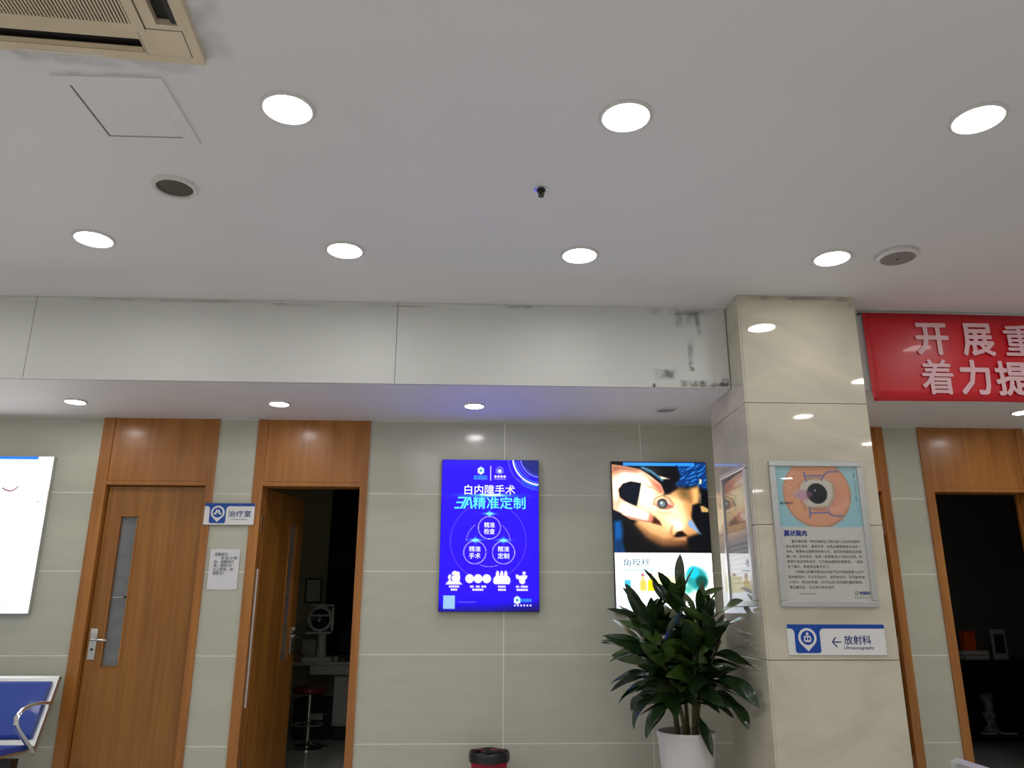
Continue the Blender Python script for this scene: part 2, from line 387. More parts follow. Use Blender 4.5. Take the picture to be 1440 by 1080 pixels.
# pillar: core plus polished stone slabs
pil = tag(bx('pillar', 'marble_joint', None, PX0+.012, PX1-.012, PY0+.012, PY1-.012, 0, ZC), 'square pillar clad in polished cream stone slabs', 'pillar', kind='structure')
pz = [0, .975, 1.687, 2.388, ZC]
for z0, z1 in zip(pz, pz[1:]):
    g = .0015
    bbx('stone_slab', 'marble', pil, PX0+.0125, PX1-.0125, PY0, PY0+.012, z0+g, z1-g, b=.0015)
    bbx('stone_slab', 'marble', pil, PX0, PX0+.012, PY0+.002, PY1, z0+g, z1-g, b=.0015)
    bbx('stone_slab', 'marble', pil, PX1-.012, PX1, PY0+.002, PY1, z0+g, z1-g, b=.0015)
    bbx('stone_slab', 'marble', pil, PX0+.0125, PX1-.0125, PY1-.012, PY1, z0+g, z1-g, b=.0015)
film('stain', pil, PX0+.02, PX1-.02, 3.03, 3.058, PY0-.001, 'stain_grey'); film('stain', pil, PX1-.12, PX1-.005, 2.99, 3.058, PY0-.0014, 'stain_grey')
# side rooms seen through the open doors
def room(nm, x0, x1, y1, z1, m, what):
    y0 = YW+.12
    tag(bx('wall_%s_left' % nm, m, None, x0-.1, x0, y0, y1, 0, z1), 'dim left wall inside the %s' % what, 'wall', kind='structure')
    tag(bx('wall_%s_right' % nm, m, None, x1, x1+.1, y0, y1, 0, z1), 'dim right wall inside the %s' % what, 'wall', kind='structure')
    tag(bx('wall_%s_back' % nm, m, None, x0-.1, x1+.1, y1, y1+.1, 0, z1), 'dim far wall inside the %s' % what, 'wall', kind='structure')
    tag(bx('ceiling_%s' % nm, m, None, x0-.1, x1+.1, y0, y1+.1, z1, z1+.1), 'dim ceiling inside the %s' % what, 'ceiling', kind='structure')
room('treatment', -2.75, -.55, 8.8, 2.7, 'room_wall', 'treatment room')
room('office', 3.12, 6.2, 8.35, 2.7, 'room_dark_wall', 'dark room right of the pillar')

# doors ------------------------------------------------------------------
def leaf_parts(par, wd, s, open_side):
    """door leaf hinged at local x=0, running to s*wd; hall face at local y=0"""
    X = lambda a: s*a
    def B(name, m, p, a0, a1, *r, **k):
        x0, x1 = sorted((X(a0), X(a1))); return bbx(name, m, p, x0, x1, *r, **k)
    z1 = 2.05; g0, g1, gz0, gz1 = wd-.225, wd-.115, .86, 1.838
    lf = MB()
    for a0, a1, c0, c1 in ((0.003, g0, .012, z1), (g1, wd-.003, .012, z1), (g0, g1, .012, gz0), (g0, g1, gz1, z1)):
        x0, x1 = sorted((X(a0), X(a1))); lf.box(x0, x1, 0, .042, c0, c1)
    leaf = lf.build('door_leaf', 'wood_leaf', par)
    mid = 1.30
    B('glass_pane', 'frosted_glass', leaf, g0, g1, .016, .024, gz0, mid-.004, b=.001); B('glass_pane', 'frosted_glass', leaf, g0, g1, .016, .024, mid+.004, gz1, b=.001)
    B('pane_joint', 'steel', leaf, g0+.03, g1, .013, .026, mid-.004, mid+.004, b=.001)
    t = .008
    B('glazing_bead', 'wood', leaf, g0-t, g1+t, -.006, .004, gz0-t, gz0); B('glazing_bead', 'wood', leaf, g0-t, g1+t, -.006, .004, gz1, gz1+t)
    B('glazing_bead', 'wood', leaf, g0-t, g0, -.006, .004, gz0, gz1); B('glazing_bead', 'wood', leaf, g1, g1+t, -.006, .004, gz0, gz1)
    h = wd-.045
    pl = B('lock_plate', 'steel', leaf, h-.024, h+.024, -.008, 0, .90, 1.10, b=.002)
    B('sticker', 'white_plastic', pl, h-.02, h+.02, -.0095, -.008, 1.07, 1.094, b=.0004)
    MB().lathe([(.001, 0), (.009, 0), (.009, .002), (.001, .002)], 12).build('keyhole', 'black_plastic', pl).matrix_local = Matrix.Translation((X(h), -.0082, .965)) @ Matrix.Rotation(PI/2, 4, 'X')
    MB().tube([(X(h), 0, 1.03), (X(h), -.05, 1.03), (X(h-.012), -.056, 1.03), (X(h-.05), -.058, 1.028), (X(h-.11), -.056, 1.024)], [.011, .010, .010, .009, .006], 10).build('lever_handle', 'chrome', leaf, smooth=True)
    for z in (.25, 1.0, 1.8):
        x0, x1 = sorted((X(-.008), X(.004))); MB().box(x0, x1, -.004, .03, z-.05, z+.05).build('hinge', 'steel', leaf)
    return leaf
def door(n, a, c, jl, jr, ang, s, label):
    d = thing('door_%d' % n, label, 'door', ((a+c)/2, YW, 0), 0, None, 'structure'); o = (a+c)/2; a -= o; c -= o
    y0 = -.014
    bbx('jamb', 'wood', d, a, a+jl, y0, .12, 0, ZS, b=.003); bbx('jamb', 'wood', d, c-jr, c, y0, .12, 0, ZS, b=.003)
    bbx('transom_panel', 'wood', d, a+jl, c-jr, -.006, .04, 2.085, ZS, b=.002)
    bbx('head_rail', 'wood', d, a+jl, c-jr, -.012, .12, 2.055, 2.085, b=.003)
    for x0, x1 in ((a+jl, a+jl+.012), (c-jr-.012, c-jr)): bx('door_stop', 'wood', d, x0, x1, .075, .095, 0, 2.055)
    if ang is not None:
        wd = (c-jr)-(a+jl)-.006
        piv = bpy.data.objects.new('leaf_pivot', None); piv.empty_display_size = .05
        M = Matrix.Translation(((a+jl+.003) if s > 0 else (c-jr-.003), .032 if ang == 0 else .055, 0)) @ Matrix.Rotation(ang, 4, 'Z')
        bpy.data.objects.remove(piv)
        lf = leaf_parts(d, wd, s, 1); lf.matrix_local = M
    return d
door(1, -2.686, -1.872, .078, .052, 0, -1, 'closed wooden door with a narrow glass strip beside the blue bench')
d2 = door(2, -1.598, -.799, .068, .052, math.radians(78), 1, 'wooden door standing open to the dim treatment room')
bx('draught_strip', 'strip_white', d2, -.3315, -.3235, .044, .053, .60, 1.49)
door(3, 2.166, 2.966, .06, .06, 0, -1, 'wooden door mostly hidden behind the pillar')
door(4, 3.234, 4.04, .062, .062, None, 1, 'open wooden door frame to the dark room at the far right')

# ================================================================== CEILING FITTINGS
def lamp_proto(r, m):
    ring = MB().lathe([(r*.86, -.001), (r*.86, -.010), (r*.93, -.011), (r, -.006), (r+.001, 0)], 40).mesh('trim_ring', 'trim_white'); ring.polygons.foreach_set('use_smooth', [True]*len(ring.polygons))
    lens = MB().lathe([(r*.87, -.004), (r*.4, -.006), (.004, -.0065)], 40, cap1=True).mesh('diffuser', m)
    return ring, lens
PR = {'main': lamp_proto(.103, 'lamp'), 'soffit': lamp_proto(.072, 'lamp_soffit'), 'off': lamp_proto(.072, 'lamp_off')}
def downlight(kind, x, y, z, label, group):
    t = thing('downlight', label, 'ceiling light', (x, y, z), 0, group)
    for nm, me in zip(('trim_ring', 'diffuser'), PR[kind]):
        o = bpy.data.objects.new(nm, me); COL.objects.link(o); o.parent = t
    return t
G = 'recessed downlights in the main ceiling'
main = [(-.751, 2.565, 'large lit downlight in the near row, closest to the air conditioner'), (.539, 2.556, 'large lit downlight in the near row, above the sprinkler head'), (1.898, 2.509, 'lit downlight at the right end of the near ceiling row'),
        (-2.006, 3.703, 'lit downlight at the left end of the far ceiling row'), (-.736, 3.776, 'lit downlight in the far ceiling row, second from the left'), (.513, 3.778, 'lit downlight in the far ceiling row, third from the left'), (1.878, 3.749, 'lit downlight beside the white ceiling speaker near the pillar')]
for x, y, lb in main: downlight('main', x, y, ZC, lb, G)
gx = [-4.58, -3.3, -2.03, -.745, .53, 1.89, 3.16, 4.45]; gy = [3.76, 2.54, 1.30, .05, -1.2, -2.45, -3.7]
for j, y in enumerate(gy):
    for i, x in enumerate(gx):
        if (j == 0 and 2 <= i <= 5) or (j == 1 and 3 <= i <= 5): continue
        if (j, i) in ((1, 2), (3, 6)): continue                # air conditioner at the first; second left out to drop its pillar reflection
        downlight('main', x, y, ZC, 'lit round downlight of the ceiling grid outside the picture', G)
G = 'small downlights in the soffit'
for x, y, lb in [(-2.667, 5.028, 'small lit soffit downlight left of the closed door'), (-1.338, 5.015, 'small lit soffit downlight above the open treatment room door'), (-.049, 5.005, 'small lit soffit downlight above the blue light box'), (3.696, 4.988, 'small lit soffit downlight under the red banner at the right edge'),
                 (-3.97, 5.02, 'small lit soffit downlight outside the picture'), (2.5, 5.1, 'small lit soffit downlight outside the picture'), (5.0, 5.0, 'small lit soffit downlight outside the picture')]:
    downlight('soffit', x, y, ZS, lb, G)
downlight('off', 1.25, 5.054, ZS, 'unlit grey soffit downlight beside the pillar', G)
# ceiling speakers
t = thing('ceiling_speaker', 'round ceiling speaker with dark mesh left of the downlights', 'speaker', (-1.395, 3.164, ZC), 0, 'round speakers in the ceiling')
MB().lathe([(.078, -.004), (.080, -.014), (.092, -.016), (.098, -.010), (.100, 0)], 40).build('trim_ring', 'trim_white', t, smooth=True)
MB().lathe([(.080, -.006), (.001, -.007)], 40).build('mesh_cover', 'speaker_mesh', t)
t = thing('ceiling_speaker', 'white surface ceiling speaker beside the last downlight before the pillar', 'speaker', (2.205, 3.69, ZC), 0, 'round speakers in the ceiling')
MB().lathe([(.100, 0), (.104, -.006), (.104, -.020), (.092, -.028), (.086, -.028)], 40).build('housing', 'trim_white', t, smooth=True)
MB().lathe([(.088, -.0275), (.001, -.030)], 40).build('mesh_cover', 'speaker_light', t, smooth=True)
MB().lathe([(.007, -.029), (.006, -.033), (.0005, -.033)], 12).build('indicator', 'black_plastic', t)
for k in range(3): bx('cable_slot', 'duct_dark', t, -.012+k*.011, -.006+k*.011, .0995, .1045, -.02, -.004)
# sprinkler
t = thing('sprinkler_head', 'small dark fire sprinkler head in the middle of the ceiling', 'sprinkler', (.255, 3.113, ZC))
MB().lathe([(.032, 0), (.031, -.004), (.018, -.006), (.012, -.002)], 24).build('escutcheon', 'steel', t, smooth=True)
MB().lathe([(.022, -.002), (.021, -.007), (.013, -.008)], 24).build('recess', 'duct_dark', t)
MB().lathe([(.012, 0), (.012, -.014), (.007, -.018), (.007, -.026)], 16).build('body', 'duct_dark', t, smooth=True)
for s in (-1, 1): MB().tube([(s*.012, 0, -.012), (s*.013, 0, -.022), (s*.004, 0, -.033)], .0028, 6).build('frame_arm', 'duct_dark', t)
MB().lathe([(.001, -.031), (.013, -.033), (.014, -.036), (.001, -.037)], 16).build('deflector', 'speaker_mesh', t)
# access hatch
t = thing('access_hatch', 'square white access hatch in the ceiling below the air conditioner', 'hatch', (-1.355, 2.61, ZC))
a, c = .195, .207
b = MB(); b.box(-a, a, c-.045, c, -.009, 0); b.box(-a, a, -c, -c+.05, -.009, 0); b.box(-a, -a+.042, -c+.05, c-.045, -.009, 0); b.box(a-.055, a, -c+.05, c-.045, -.009, 0)
b.build('hatch_frame', 'ceiling_paint', t)
bx('seam', 'duct_dark', t, -a+.042, a-.055, -c+.05, c-.045, -.0022, -.001)
bbx('hatch_panel', 'ceiling_paint', t, -a+.049, a-.056, -c+.051, c-.053, -.008, -.0022, b=.001)
film('dust_shade', t, -a-.01, a, -c-.02, -c+.004, -.0012, 'dust_shade_grey', True)  # dark shading along the hatch's outer edge, painted as a grey film
# cassette air conditioner (local origin = the panel corner nearest the middle of the room)
t = thing('air_conditioner', 'yellowed ceiling cassette air conditioner with slatted grille', 'air conditioner', (-.966, 2.300, ZC), math.radians(4.5))
L = .95; T = .028
b = MB()                                              # panel body around the four slots
def slab(x0, x1, y0, y1, z0=-T, z1=0): b.box(x0, x1, y0, y1, z0, z1)
e0, e1 = .042, .108                                   # slot band measured from the edge
slab(-L, 0, -e0, 0); slab(-L, 0, -L, -L+e0); slab(-e0, 0, -L+e0, -e0); slab(-L, -L+e0, -L+e0, -e0)
slab(-L+e1, -e1, -.16, -e1); slab(-L+e1, -e1, -L+e1, -L+.16); slab(-.16, -e1, -L+.16, -.16); slab(-L+e1, -L+.16, -L+.16, -.16)
for sx in (0, 1):
    for sy in (0, 1):
        x = -e1 if sx == 0 else -L+e0; y = -e1 if sy == 0 else -L+e0
        slab(x-.0, x+e1-e0, y, y+e1-e0)
        for k in (0, 1):                              # solid ends of the slots
            if k == 0: xx = -.185 if sx == 0 else -L+e1; slab(xx, xx+.077, y, y+e1-e0)
            else: yy = -.185 if sy == 0 else -L+e1; slab(x, x+e1-e0, yy, yy+.077)
b.build('panel', 'cream_plastic', t)
bx('air_duct', 'duct_dark', t, -L+.03, -.03, -L+.03, -.03, -.004, -.001)
for k in range(4):
    M = Matrix.Translation((-L/2, -L/2, 0)) @ Matrix.Rotation(k*PI/2, 4, 'Z') @ Matrix.Translation((L/2, L/2, 0))
    v = MB().prismx([(-e0-.001, -.026), (-e0-.001, -.022), (-e0-.018, -.018), (-e0-.020, -.022)], -L+.19, -.19).build('air_vane', 'cream_edge' if k != 3 else 'duct_dark', t); v.matrix_local = M
    p = bbx('corner_plate', 'cream_plastic', t, -.178, -.036, -.160, -.036, -T-.0025, -T+.001, b=.001); p.matrix_local = M
    p = bx('plate_seam', 'duct_dark', t, -.180, -.034, -.162, -.034, -T-.0007, -T); p.matrix_local = M
g0 = .150
b = MB(); b.box(-L+g0, -g0, -g0-.034, -g0, -T-.006, -T+.004).box(-L+g0, -g0, -L+g0, -L+g0+.034, -T-.006, -T+.004).box(-L+g0, -L+g0+.034, -L+g0+.034, -g0-.034, -T-.006, -T+.004).box(-g0-.034, -g0, -L+g0+.034, -g0-.034, -T-.006, -T+.004)
gr = b.build('grille_frame', 'cream_plastic', t)
bx('grille_seam', 'wood_dark', t, -L+g0-.003, -g0+.003, -L+g0-.003, -g0+.003, -T-.0012, -T-.0002)
bx('filter_screen', 'grille_back', t, -L+.18, -.18, -L+.18, -.18, -T-.0018, -T-.0013)
b = MB(); n = 53
for k in range(n):
    x = -L+.184+(k+.5)*(L-.368)/n; b.box(x-.0029, x+.0029, -L+.183, -.183, -T-.006, -T-.002)
b.build('grille_slats', 'cream_plastic', gr, kind='stuff')
bx('peeled_paint', 'trim_white', t, -.60, -.34, -.013, -.006, -T-.0012, -T)  # pale strip standing for whitish peeled paint on the panel edge
film('dust_shade', t, -L, .05, -.02, .10, .0, 'dust_shade_grey', True).location = (0, 0, -.0012)
film('dust_shade', t, -.03, .11, -.5, .06, .0, 'dust_shade_grey', True).location = (0, 0, -.0016)

# ================================================================== LIGHT BOXES
def light_box(label, x0, x1, z0, z1, canvas, frame, depth=.045, gain=None):
    t = thing('light_box', label, 'light box', ((x0+x1)/2, YW, z0), 0, 'backlit poster boxes on the back wall')
    hw, h = (x1-x0)/2, z1-z0; f = .006
    b = MB(); b.box(-hw, hw, -depth+.004, -.001, 0, f).box(-hw, hw, -depth+.004, -.001, h-f, h).box(-hw, -hw+f, -depth+.004, -.001, f, h-f).box(hw-f, hw, -depth+.004, -.001, f, h-f).box(-hw+f, hw-f, -.012, -.001, f, h-f)
    b.build('case', frame, t)
    bx('acrylic_sheet', 'print_white', t, -hw+f, hw-f, -depth+.006, -depth+.010, f, h-f)
    canvas.build('poster_print', t, -hw+.003, hw-.003, .003, h-.003, -depth, 'lit_print', gain)
    U = lambda u: -hw+.003+u*(2*hw-.006); V = lambda v: h-.003-v*(h-.006)
    return t, U, V, -depth-.0012
# --- blue cataract poster
W_, H_ = .687, 1.042
c = Canvas(168, 256, H_/W_, (26, 0, 255))
c.over(.55*np.clip((c.v-.90)/.10, 0, 1)**1.2+.35*np.clip((c.v-.9)/.1, 0, 1)*np.clip((c.u-.5)*2, 0, 1), (18, 12, 60))
c.over(.55*np.clip(1-c.v/.07, 0, 1)*np.clip(1-c.u/1.1, 0, 1), (52, 30, 150)); c.over(.5*np.clip((c.u-.965)/.035, 0, 1), (30, 0, 150)); c.over(.4*np.clip(1-c.u/.02, 0, 1), (30, 0, 150))
cc = (1.02, -.02)
c.disc(cc, .30, (34, 10, 210), .05, .6); c.disc(cc, .20, (32, 40, 130), .06)
for r, wd, col, al, a0, a1 in ((.335, .003, (90, 110, 255), .8, 95, 178), (.322, .0025, (110, 120, 255), .5, 100, 140), (.285, .007, (225, 250, 255), 1, 90, 175), (.305, .004, (0, 150, 255), .8, 90, 130), (.262, .003, (60, 200, 255), .7, 92, 170), (.235, .0022, (110, 130, 255), .8, 120, 175), (.205, .004, (130, 150, 255), .85, 95, 170), (.185, .002, (80, 110, 230), .8, 90, 150), (.34, .012, (20, 70, 255), .5, 92, 125)):
    c.ring(cc, r, wd, col, al, a0, a1)
c.ring((.486, .546), .385, .0018, (120, 110, 255), .75)
for p in ((.496, .459), (.351, .622), (.642, .622)): c.ring(p, .113, .0022, (205, 200, 255), .95)
c.ring((.486, .56), .225, .0018, (190, 190, 255), .8, 185, 232); c.ring((.486, .56), .225, .0018, (190, 190, 255), .8, 308, 355); c.ring((.496, .56), .235, .0018, (190, 190, 255), .8, 68, 112)
for p in ((.496, .366), (.355, .542), (.641, .542)):
    c.glow(p, .075, (60, 190, 255), .75, .009); c.glow(p, .03, (130, 250, 255), 1., .014); c.glow(p, .012, (60, 190, 255), .7, .035)
c.glow((.49, .243), .30, (30, 150, 255), .8, .016); c.glow((.52, .24), .12, (200, 255, 255), .95, .012)
c.line([(.503, .042), (.503, .138)], .004, (230, 160, 255))
def emblem(c, p, r):
    u, v = p; k = 1/c.a
    hexa = [(u+r*math.sin(a*PI/3), v-r*k*1.12*math.cos(a*PI/3)) for a in range(6)]
    c.poly(hexa, (170, 205, 240), .006); c.poly([hexa[0], hexa[1], hexa[2], (u, v)], (150, 215, 225), .006); c.poly([hexa[2], hexa[3], hexa[4], (u, v)], (235, 205, 235), .006); c.disc((u, v), r*.38, (30, 140, 160), .008)
emblem(c, (.40, .073), .036); emblem(c, (.78, .928), .036)
c.ring((.597, .07), .035, .003, (150, 160, 255), .8); c.disc((.597, .074), .019, (190, 230, 255), .012); c.line([(.55, .085), (.645, .085)], .002, (120, 150, 255), .8)
for k in range(4): c.disc((.553+k*.032, .113), .012, (215, 205, 255), .01)
c.rect(.537, .663, .127, .133, (160, 160, 255), .6); c.rect(.326, .468, .128, .134, (60, 150, 255), .8)
Wt = (255, 255, 250)
c.poly([(.065, .828), (.10, .80), (.085, .785), (.10, .765), (.118, .772), (.128, .752), (.15, .742), (.175, .748), (.20, .75), (.206, .79), (.20, .81), (.228, .828)], Wt, .008)
c.line([(.118, .80), (.115, .785), (.125, .77), (.14, .768)], .006, (26, 0, 255)); c.line([(.125, .80), (.13, .812)], .005, (26, 0, 255))
for u in (.303, .388, .474): c.disc((u, .792), .042, Wt)
c.poly([(.542, .815), (.545, .79), (.565, .775), (.69, .775), (.708, .79), (.71, .81), (.70, .825), (.555, .825)], Wt, .012)
for u in (.583, .625, .665): c.disc((u, .764), .015, Wt, ry=.034)
c.poly([(.80, .775), (.85, .768), (.882, .772), (.875, .79), (.862, .792), (.858, .82), (.845, .818), (.84, .828), (.805, .818), (.80, .795), (.772, .79), (.768, .765), (.795, .768)], Wt, .008); c.disc((.85, .755), .016, (190, 190, 255), .01)
for a0, a1, vv in ((.096, .2, .842), (.115, .182, .862), (.308, .345, .842), (.365, .405, .842), (.42, .471, .842), (.33, .443, .862), (.586, .666, .842), (.588, .668, .862), (.769, .80, .842), (.815, .888, .842), (.773, .888, .862)):
    n = max(2, int((a1-a0)/.017))
    for k in range(n): c.rect(a0+(a1-a0)*(k+.08)/n, a0+(a1-a0)*(k+.9)/n, vv-.006, vv+.006, (225, 225, 255), .85)
c.rect(.045, .16, .90, .984, (126, 164, 200))
c.rect(.19, .37, .938, .943, (120, 120, 255), .6)
for k in range(6): c.disc((.757+k*.0315, .961), .008, (215, 210, 255), .006)
t, U, V, yf = light_box('blue light box with white Chinese cataract surgery text and circles', -.275, .412, 1.21, 2.252, c, 'dark_frame', gain=4.)
T_ = lambda s, u0, u1, v0, v1, m, bold=0., **k: lettering(t, s, U(u0), U(u1), V(v1), V(v0), yf, m, bold, **k)
T_('白内障手术', .235, .758, .171, .238, 'ink_white', .007)
T_('精准定制', .325, .864, .252, .333, 'ink_cyan', .016)
# slanted stylised 3A
z = lambda v: V(v)
for pts in ([(.172, .254), (.262, .254), (.257, .264), (.166, .264)], [(.155, .286), (.222, .286), (.217, .296), (.15, .296)], [(.136, .322), (.19, .322), (.185, .333), (.132, .333)], [(.248, .254), (.270, .254), (.212, .333), (.190, .333)],
            [(.276, .254), (.294, .254), (.242, .333), (.222, .333)], [(.285, .254), (.302, .254), (.322, .333), (.302, .333)], [(.262, .302), (.272, .292), (.282, .302), (.272, .314)]):
    MB().prism([(U(u), V(v)) for u, v in pts], yf, yf+.0006).build('lettering', 'ink_cyan', t)
for a, (u0, u1), (v0, v1), (v2, v3) in ((('精准', '检查'), (.442, .55), (.424, .459), (.466, .502)), (('精准', '手术'), (.293, .408), (.582, .617), (.626, .663)), (('精准', '定制'), (.584, .699), (.582, .617), (.626, .663))):
    T_(a[0], u0, u1, v0, v1, 'ink_white', .009); T_(a[1], u0, u1, v2, v3, 'ink_white', .009)
T_('普瑞眼科', .326, .468, .106, .127, 'ink_sky', .02); T_('普瑞眼科', .812, .925, .918, .94, 'ink_sky', .02)

# --- cornea poster with the photographed eye
W_, H_ = .687, 1.048
c = Canvas(190, 290, H_/W_, (3, 5, 12))
def m2(x, y): l = 60+(y-70)*.034; r = 950+(y-70)*.077; return ((x-l)/(r-l), (y-70)/880*.612)
c.map = m2
noise = np.zeros(c.x.shape)
for k in range(60): noise += .12*np.sin(rng.uniform(20, 160)*c.x*1.0+rng.uniform(60, 190)*c.y+rng.uniform(0, 6))
c.poly([(690, 60), (960, 60), (985, 345), (860, 305), (770, 310), (690, 325), (660, 290), (710, 210), (660, 120)], (10, 58, 130), .05)
hm = np.clip(.5-c.dpoly([(680, 90), (960, 90), (980, 330), (860, 300), (760, 305), (660, 300), (720, 200)])/.03, 0, 1)
c.over(hm*np.clip(noise*1.3-.1, 0, .8), (50, 140, 225))
c.rect(.12, .88, .004, .026, (42, 132, 245)); 
# face: a broad cheek lit from the left, falling into darkness at the right and below
c.poly([(290, 520), (335, 285), (480, 265), (580, 370), (690, 325), (770, 345), (880, 305), (905, 390), (890, 475), (840, 500), (825, 590), (905, 765), (800, 800), (770, 870), (640, 925), (500, 900), (380, 810), (275, 690), (320, 620)], (206, 140, 84), .045)
c.poly([(300, 500), (340, 285), (470, 275), (580, 400), (760, 400), (800, 600), (840, 720), (690, 760), (560, 800), (430, 760), (330, 670)], (232, 178, 116), .12)
c.poly([(315, 470), (345, 285), (450, 300), (560, 400), (700, 460), (760, 620), (700, 700), (600, 660), (470, 560)], (248, 222, 166), .13)
c.glow((390, 400), .15, (255, 244, 200), .95, .20); c.glow((640, 640), .10, (255, 230, 180), .8, .10); c.glow((700, 700), .05, (255, 240, 208), .9)
c.poly([(690, 330), (790, 345), (810, 440), (730, 420)], (116, 92, 46), .09, .85); c.poly([(820, 330), (885, 320), (890, 460), (840, 480)], (226, 180, 110), .04, .8)
c.poly([(380, 185), (560, 185), (680, 105), (705, 240), (655, 300), (690, 325), (610, 385), (560, 395), (535, 300), (440, 250)], (8, 8, 16), .03)
c.line([(350, 125), (430, 160), (500, 215), (540, 250)], .012, (90, 160, 200), .9, .02); c.poly([(510, 205), (610, 235), (540, 240)], (250, 225, 190), .015)
# lower face falls dark
c.poly([(275, 690), (420, 790), (560, 850), (700, 840), (780, 810), (800, 960), (90, 960), (150, 650)], (70, 42, 26), .10, .75)
c.poly([(160, 640), (270, 700), (390, 830), (540, 900), (720, 905), (830, 960), (80, 960)], (7, 8, 14), .07)
# hand: index finger above, thumb below
hand = [(58, 95), (200, 115), (330, 145), (420, 200), (525, 285), (565, 380), (520, 382), (430, 330), (340, 282), (240, 265), (165, 290), (125, 345), (140, 420), (180, 452), (330, 530), (430, 565), (468, 610), (452, 668), (370, 658), (240, 634), (140, 575), (75, 545), (60, 300)]
hm = np.clip(.5-c.dpoly(hand)/.012, 0, 1)
c.over(hm, (238, 184, 150))
k0 = c.c.copy()
c.poly([(80, 260), (190, 185), (330, 205), (420, 285), (300, 255), (190, 265), (120, 330), (100, 430)], (255, 250, 240), .07)
c.poly([(170, 480), (330, 545), (415, 590), (370, 635), (220, 600), (140, 540)], (255, 246, 232), .07)
c.poly([(58, 95), (210, 115), (330, 145), (300, 165), (150, 155), (58, 190)], (170, 100, 76), .06, .85)
c.poly([(430, 250), (530, 290), (570, 385), (520, 385), (470, 320)], (206, 112, 84), .05, .8)
c.poly([(425, 570), (470, 605), (455, 670), (415, 655)], (214, 120, 92), .04, .9); c.line([(200, 612), (330, 645), (450, 668)], .010, (160, 84, 58), .7, .03)
c.line([(390, 318), (425, 332)], .008, (150, 96, 70), .7, .02); c.poly([(125, 345), (165, 292), (178, 450), (145, 425)], (220, 136, 98), .03, .8)
c.c = np.where(hm[..., None] > 0, k0*(1-hm[..., None])+c.c*hm[..., None], k0)
c.poly([(165, 290), (240, 265), (340, 282), (322, 400), (300, 505), (185, 452)], (6, 16, 34), .012)
c.poly([(465, 600), (520, 650), (538, 692), (445, 668)], (86, 40, 24), .02, .9)
# eye
c.line([(455, 490), (475, 430), (540, 400), (605, 425), (655, 490)], .007, (168, 112, 74), .8, .02)
c.poly([(470, 485), (505, 440), (560, 426), (615, 458), (648, 507), (590, 527), (520, 520)], (196, 140, 112), .025)
c.poly([(490, 482), (515, 448), (560, 436), (605, 462), (635, 500), (585, 516), (525, 512)], (232, 216, 208), .015)
c.poly([(585, 470), (645, 505), (592, 525)], (196, 84, 70), .025, .9)
c.disc((545, 482), .052, (50, 46, 46), .012); c.disc((543, 482), .036, (126, 138, 144), .018); c.disc((536, 474), .012, (196, 206, 208), .012)
c.line([(480, 495), (520, 525), (590, 533), (645, 512)], .006, (176, 100, 76), .8, .015); c.line([(500, 560), (560, 578), (630, 560)], .005, (206, 158, 106), .7, .015)
for k in range(4): c.line([(560+k*24, 590+k*10), (625+k*28, 560+k*12)], .003, (206, 158, 106), .5, .01)
for k in range(3): c.line([(455+k*12, 395-k*10), (520+k*16, 385-k*8)], .003, (206, 160, 112), .6, .01)
# nose, right dark side
c.poly([(838, 495), (905, 478), (990, 380), (1010, 500), (1015, 960), (840, 960), (790, 815), (905, 778), (828, 620)], (4, 8, 18), .025)
c.poly([(800, 635), (828, 640), (918, 775), (868, 745), (790, 690)], (126, 164, 212), .025); c.poly([(905, 500), (935, 500), (985, 530), (985, 560), (920, 560)], (206, 166, 100), .015); c.line([(905, 245), (905, 275)], .01, (220, 220, 150)); c.line([(908, 380), (912, 480)], .003, (190, 190, 150), .7)
c.poly([(655, 795), (690, 752), (735, 742), (785, 790), (700, 808)], (30, 12, 9), .02); c.poly([(655, 830), (700, 806), (775, 800), (770, 832)], (206, 146, 98), .03); c.line([(640, 700), (625, 760), (650, 810)], .008, (176, 116, 72), .7, .03)
c.poly([(84, 650), (150, 640), (170, 760), (160, 860), (190, 960), (80, 960)], (12, 92, 170), .05); c.poly([(70, 545), (150, 580), (165, 640), (80, 640)], (3, 20, 40), .03); c.poly([(95, 830), (150, 830), (170, 950), (95, 950)], (6, 44, 90), .05, .8)
c.map = lambda x, y: (x, y)
c.rect(0, 1, .614, 1.0, (255, 255, 255)); c.over(np.where(c.v > .615, .55*np.clip((c.v-.80)/.2, 0, 1)*np.clip(1-c.u*1.1, 0, 1), 0), (150, 190, 250))
c.rect(.09, .40, .722, .729, (90, 190, 200), .8); c.rect(.09, .16, .77, .80, (200, 225, 230), .7); c.rect(.09, .155, .79, .835, (70, 190, 220))
for u, col in ((.28, (240, 190, 90)), (.36, (250, 212, 20)), (.48, (240, 224, 150))):
    c.poly([(u-.035, .80), (u-.012, .785), (u-.012, .77), (u+.012, .77), (u+.012, .785), (u+.035, .80), (u+.035, .86), (u-.035, .86)], col, .012); c.disc((u, .757), .018, (190, 110, 110), .012)
c.rect(.40, .62, .76, .87, (250, 240, 170), .5)
c.disc((.83, .78), .12, (40, 170, 170), .05, .85); c.disc((.80, .74), .06, (20, 200, 220), .03); c.disc((.88, .80), .06, (16, 90, 80), .03); c.disc((.74, .85), .05, (90, 200, 180), .03, .7)
t, U, V, yf = light_box('light box showing a hand holding an eye open, behind the plant', .934, 1.62, 1.202, 2.25, c, 'dark_frame')
T_('角膜移', .085, .36, .652, .705, 'ink_teal', .015)

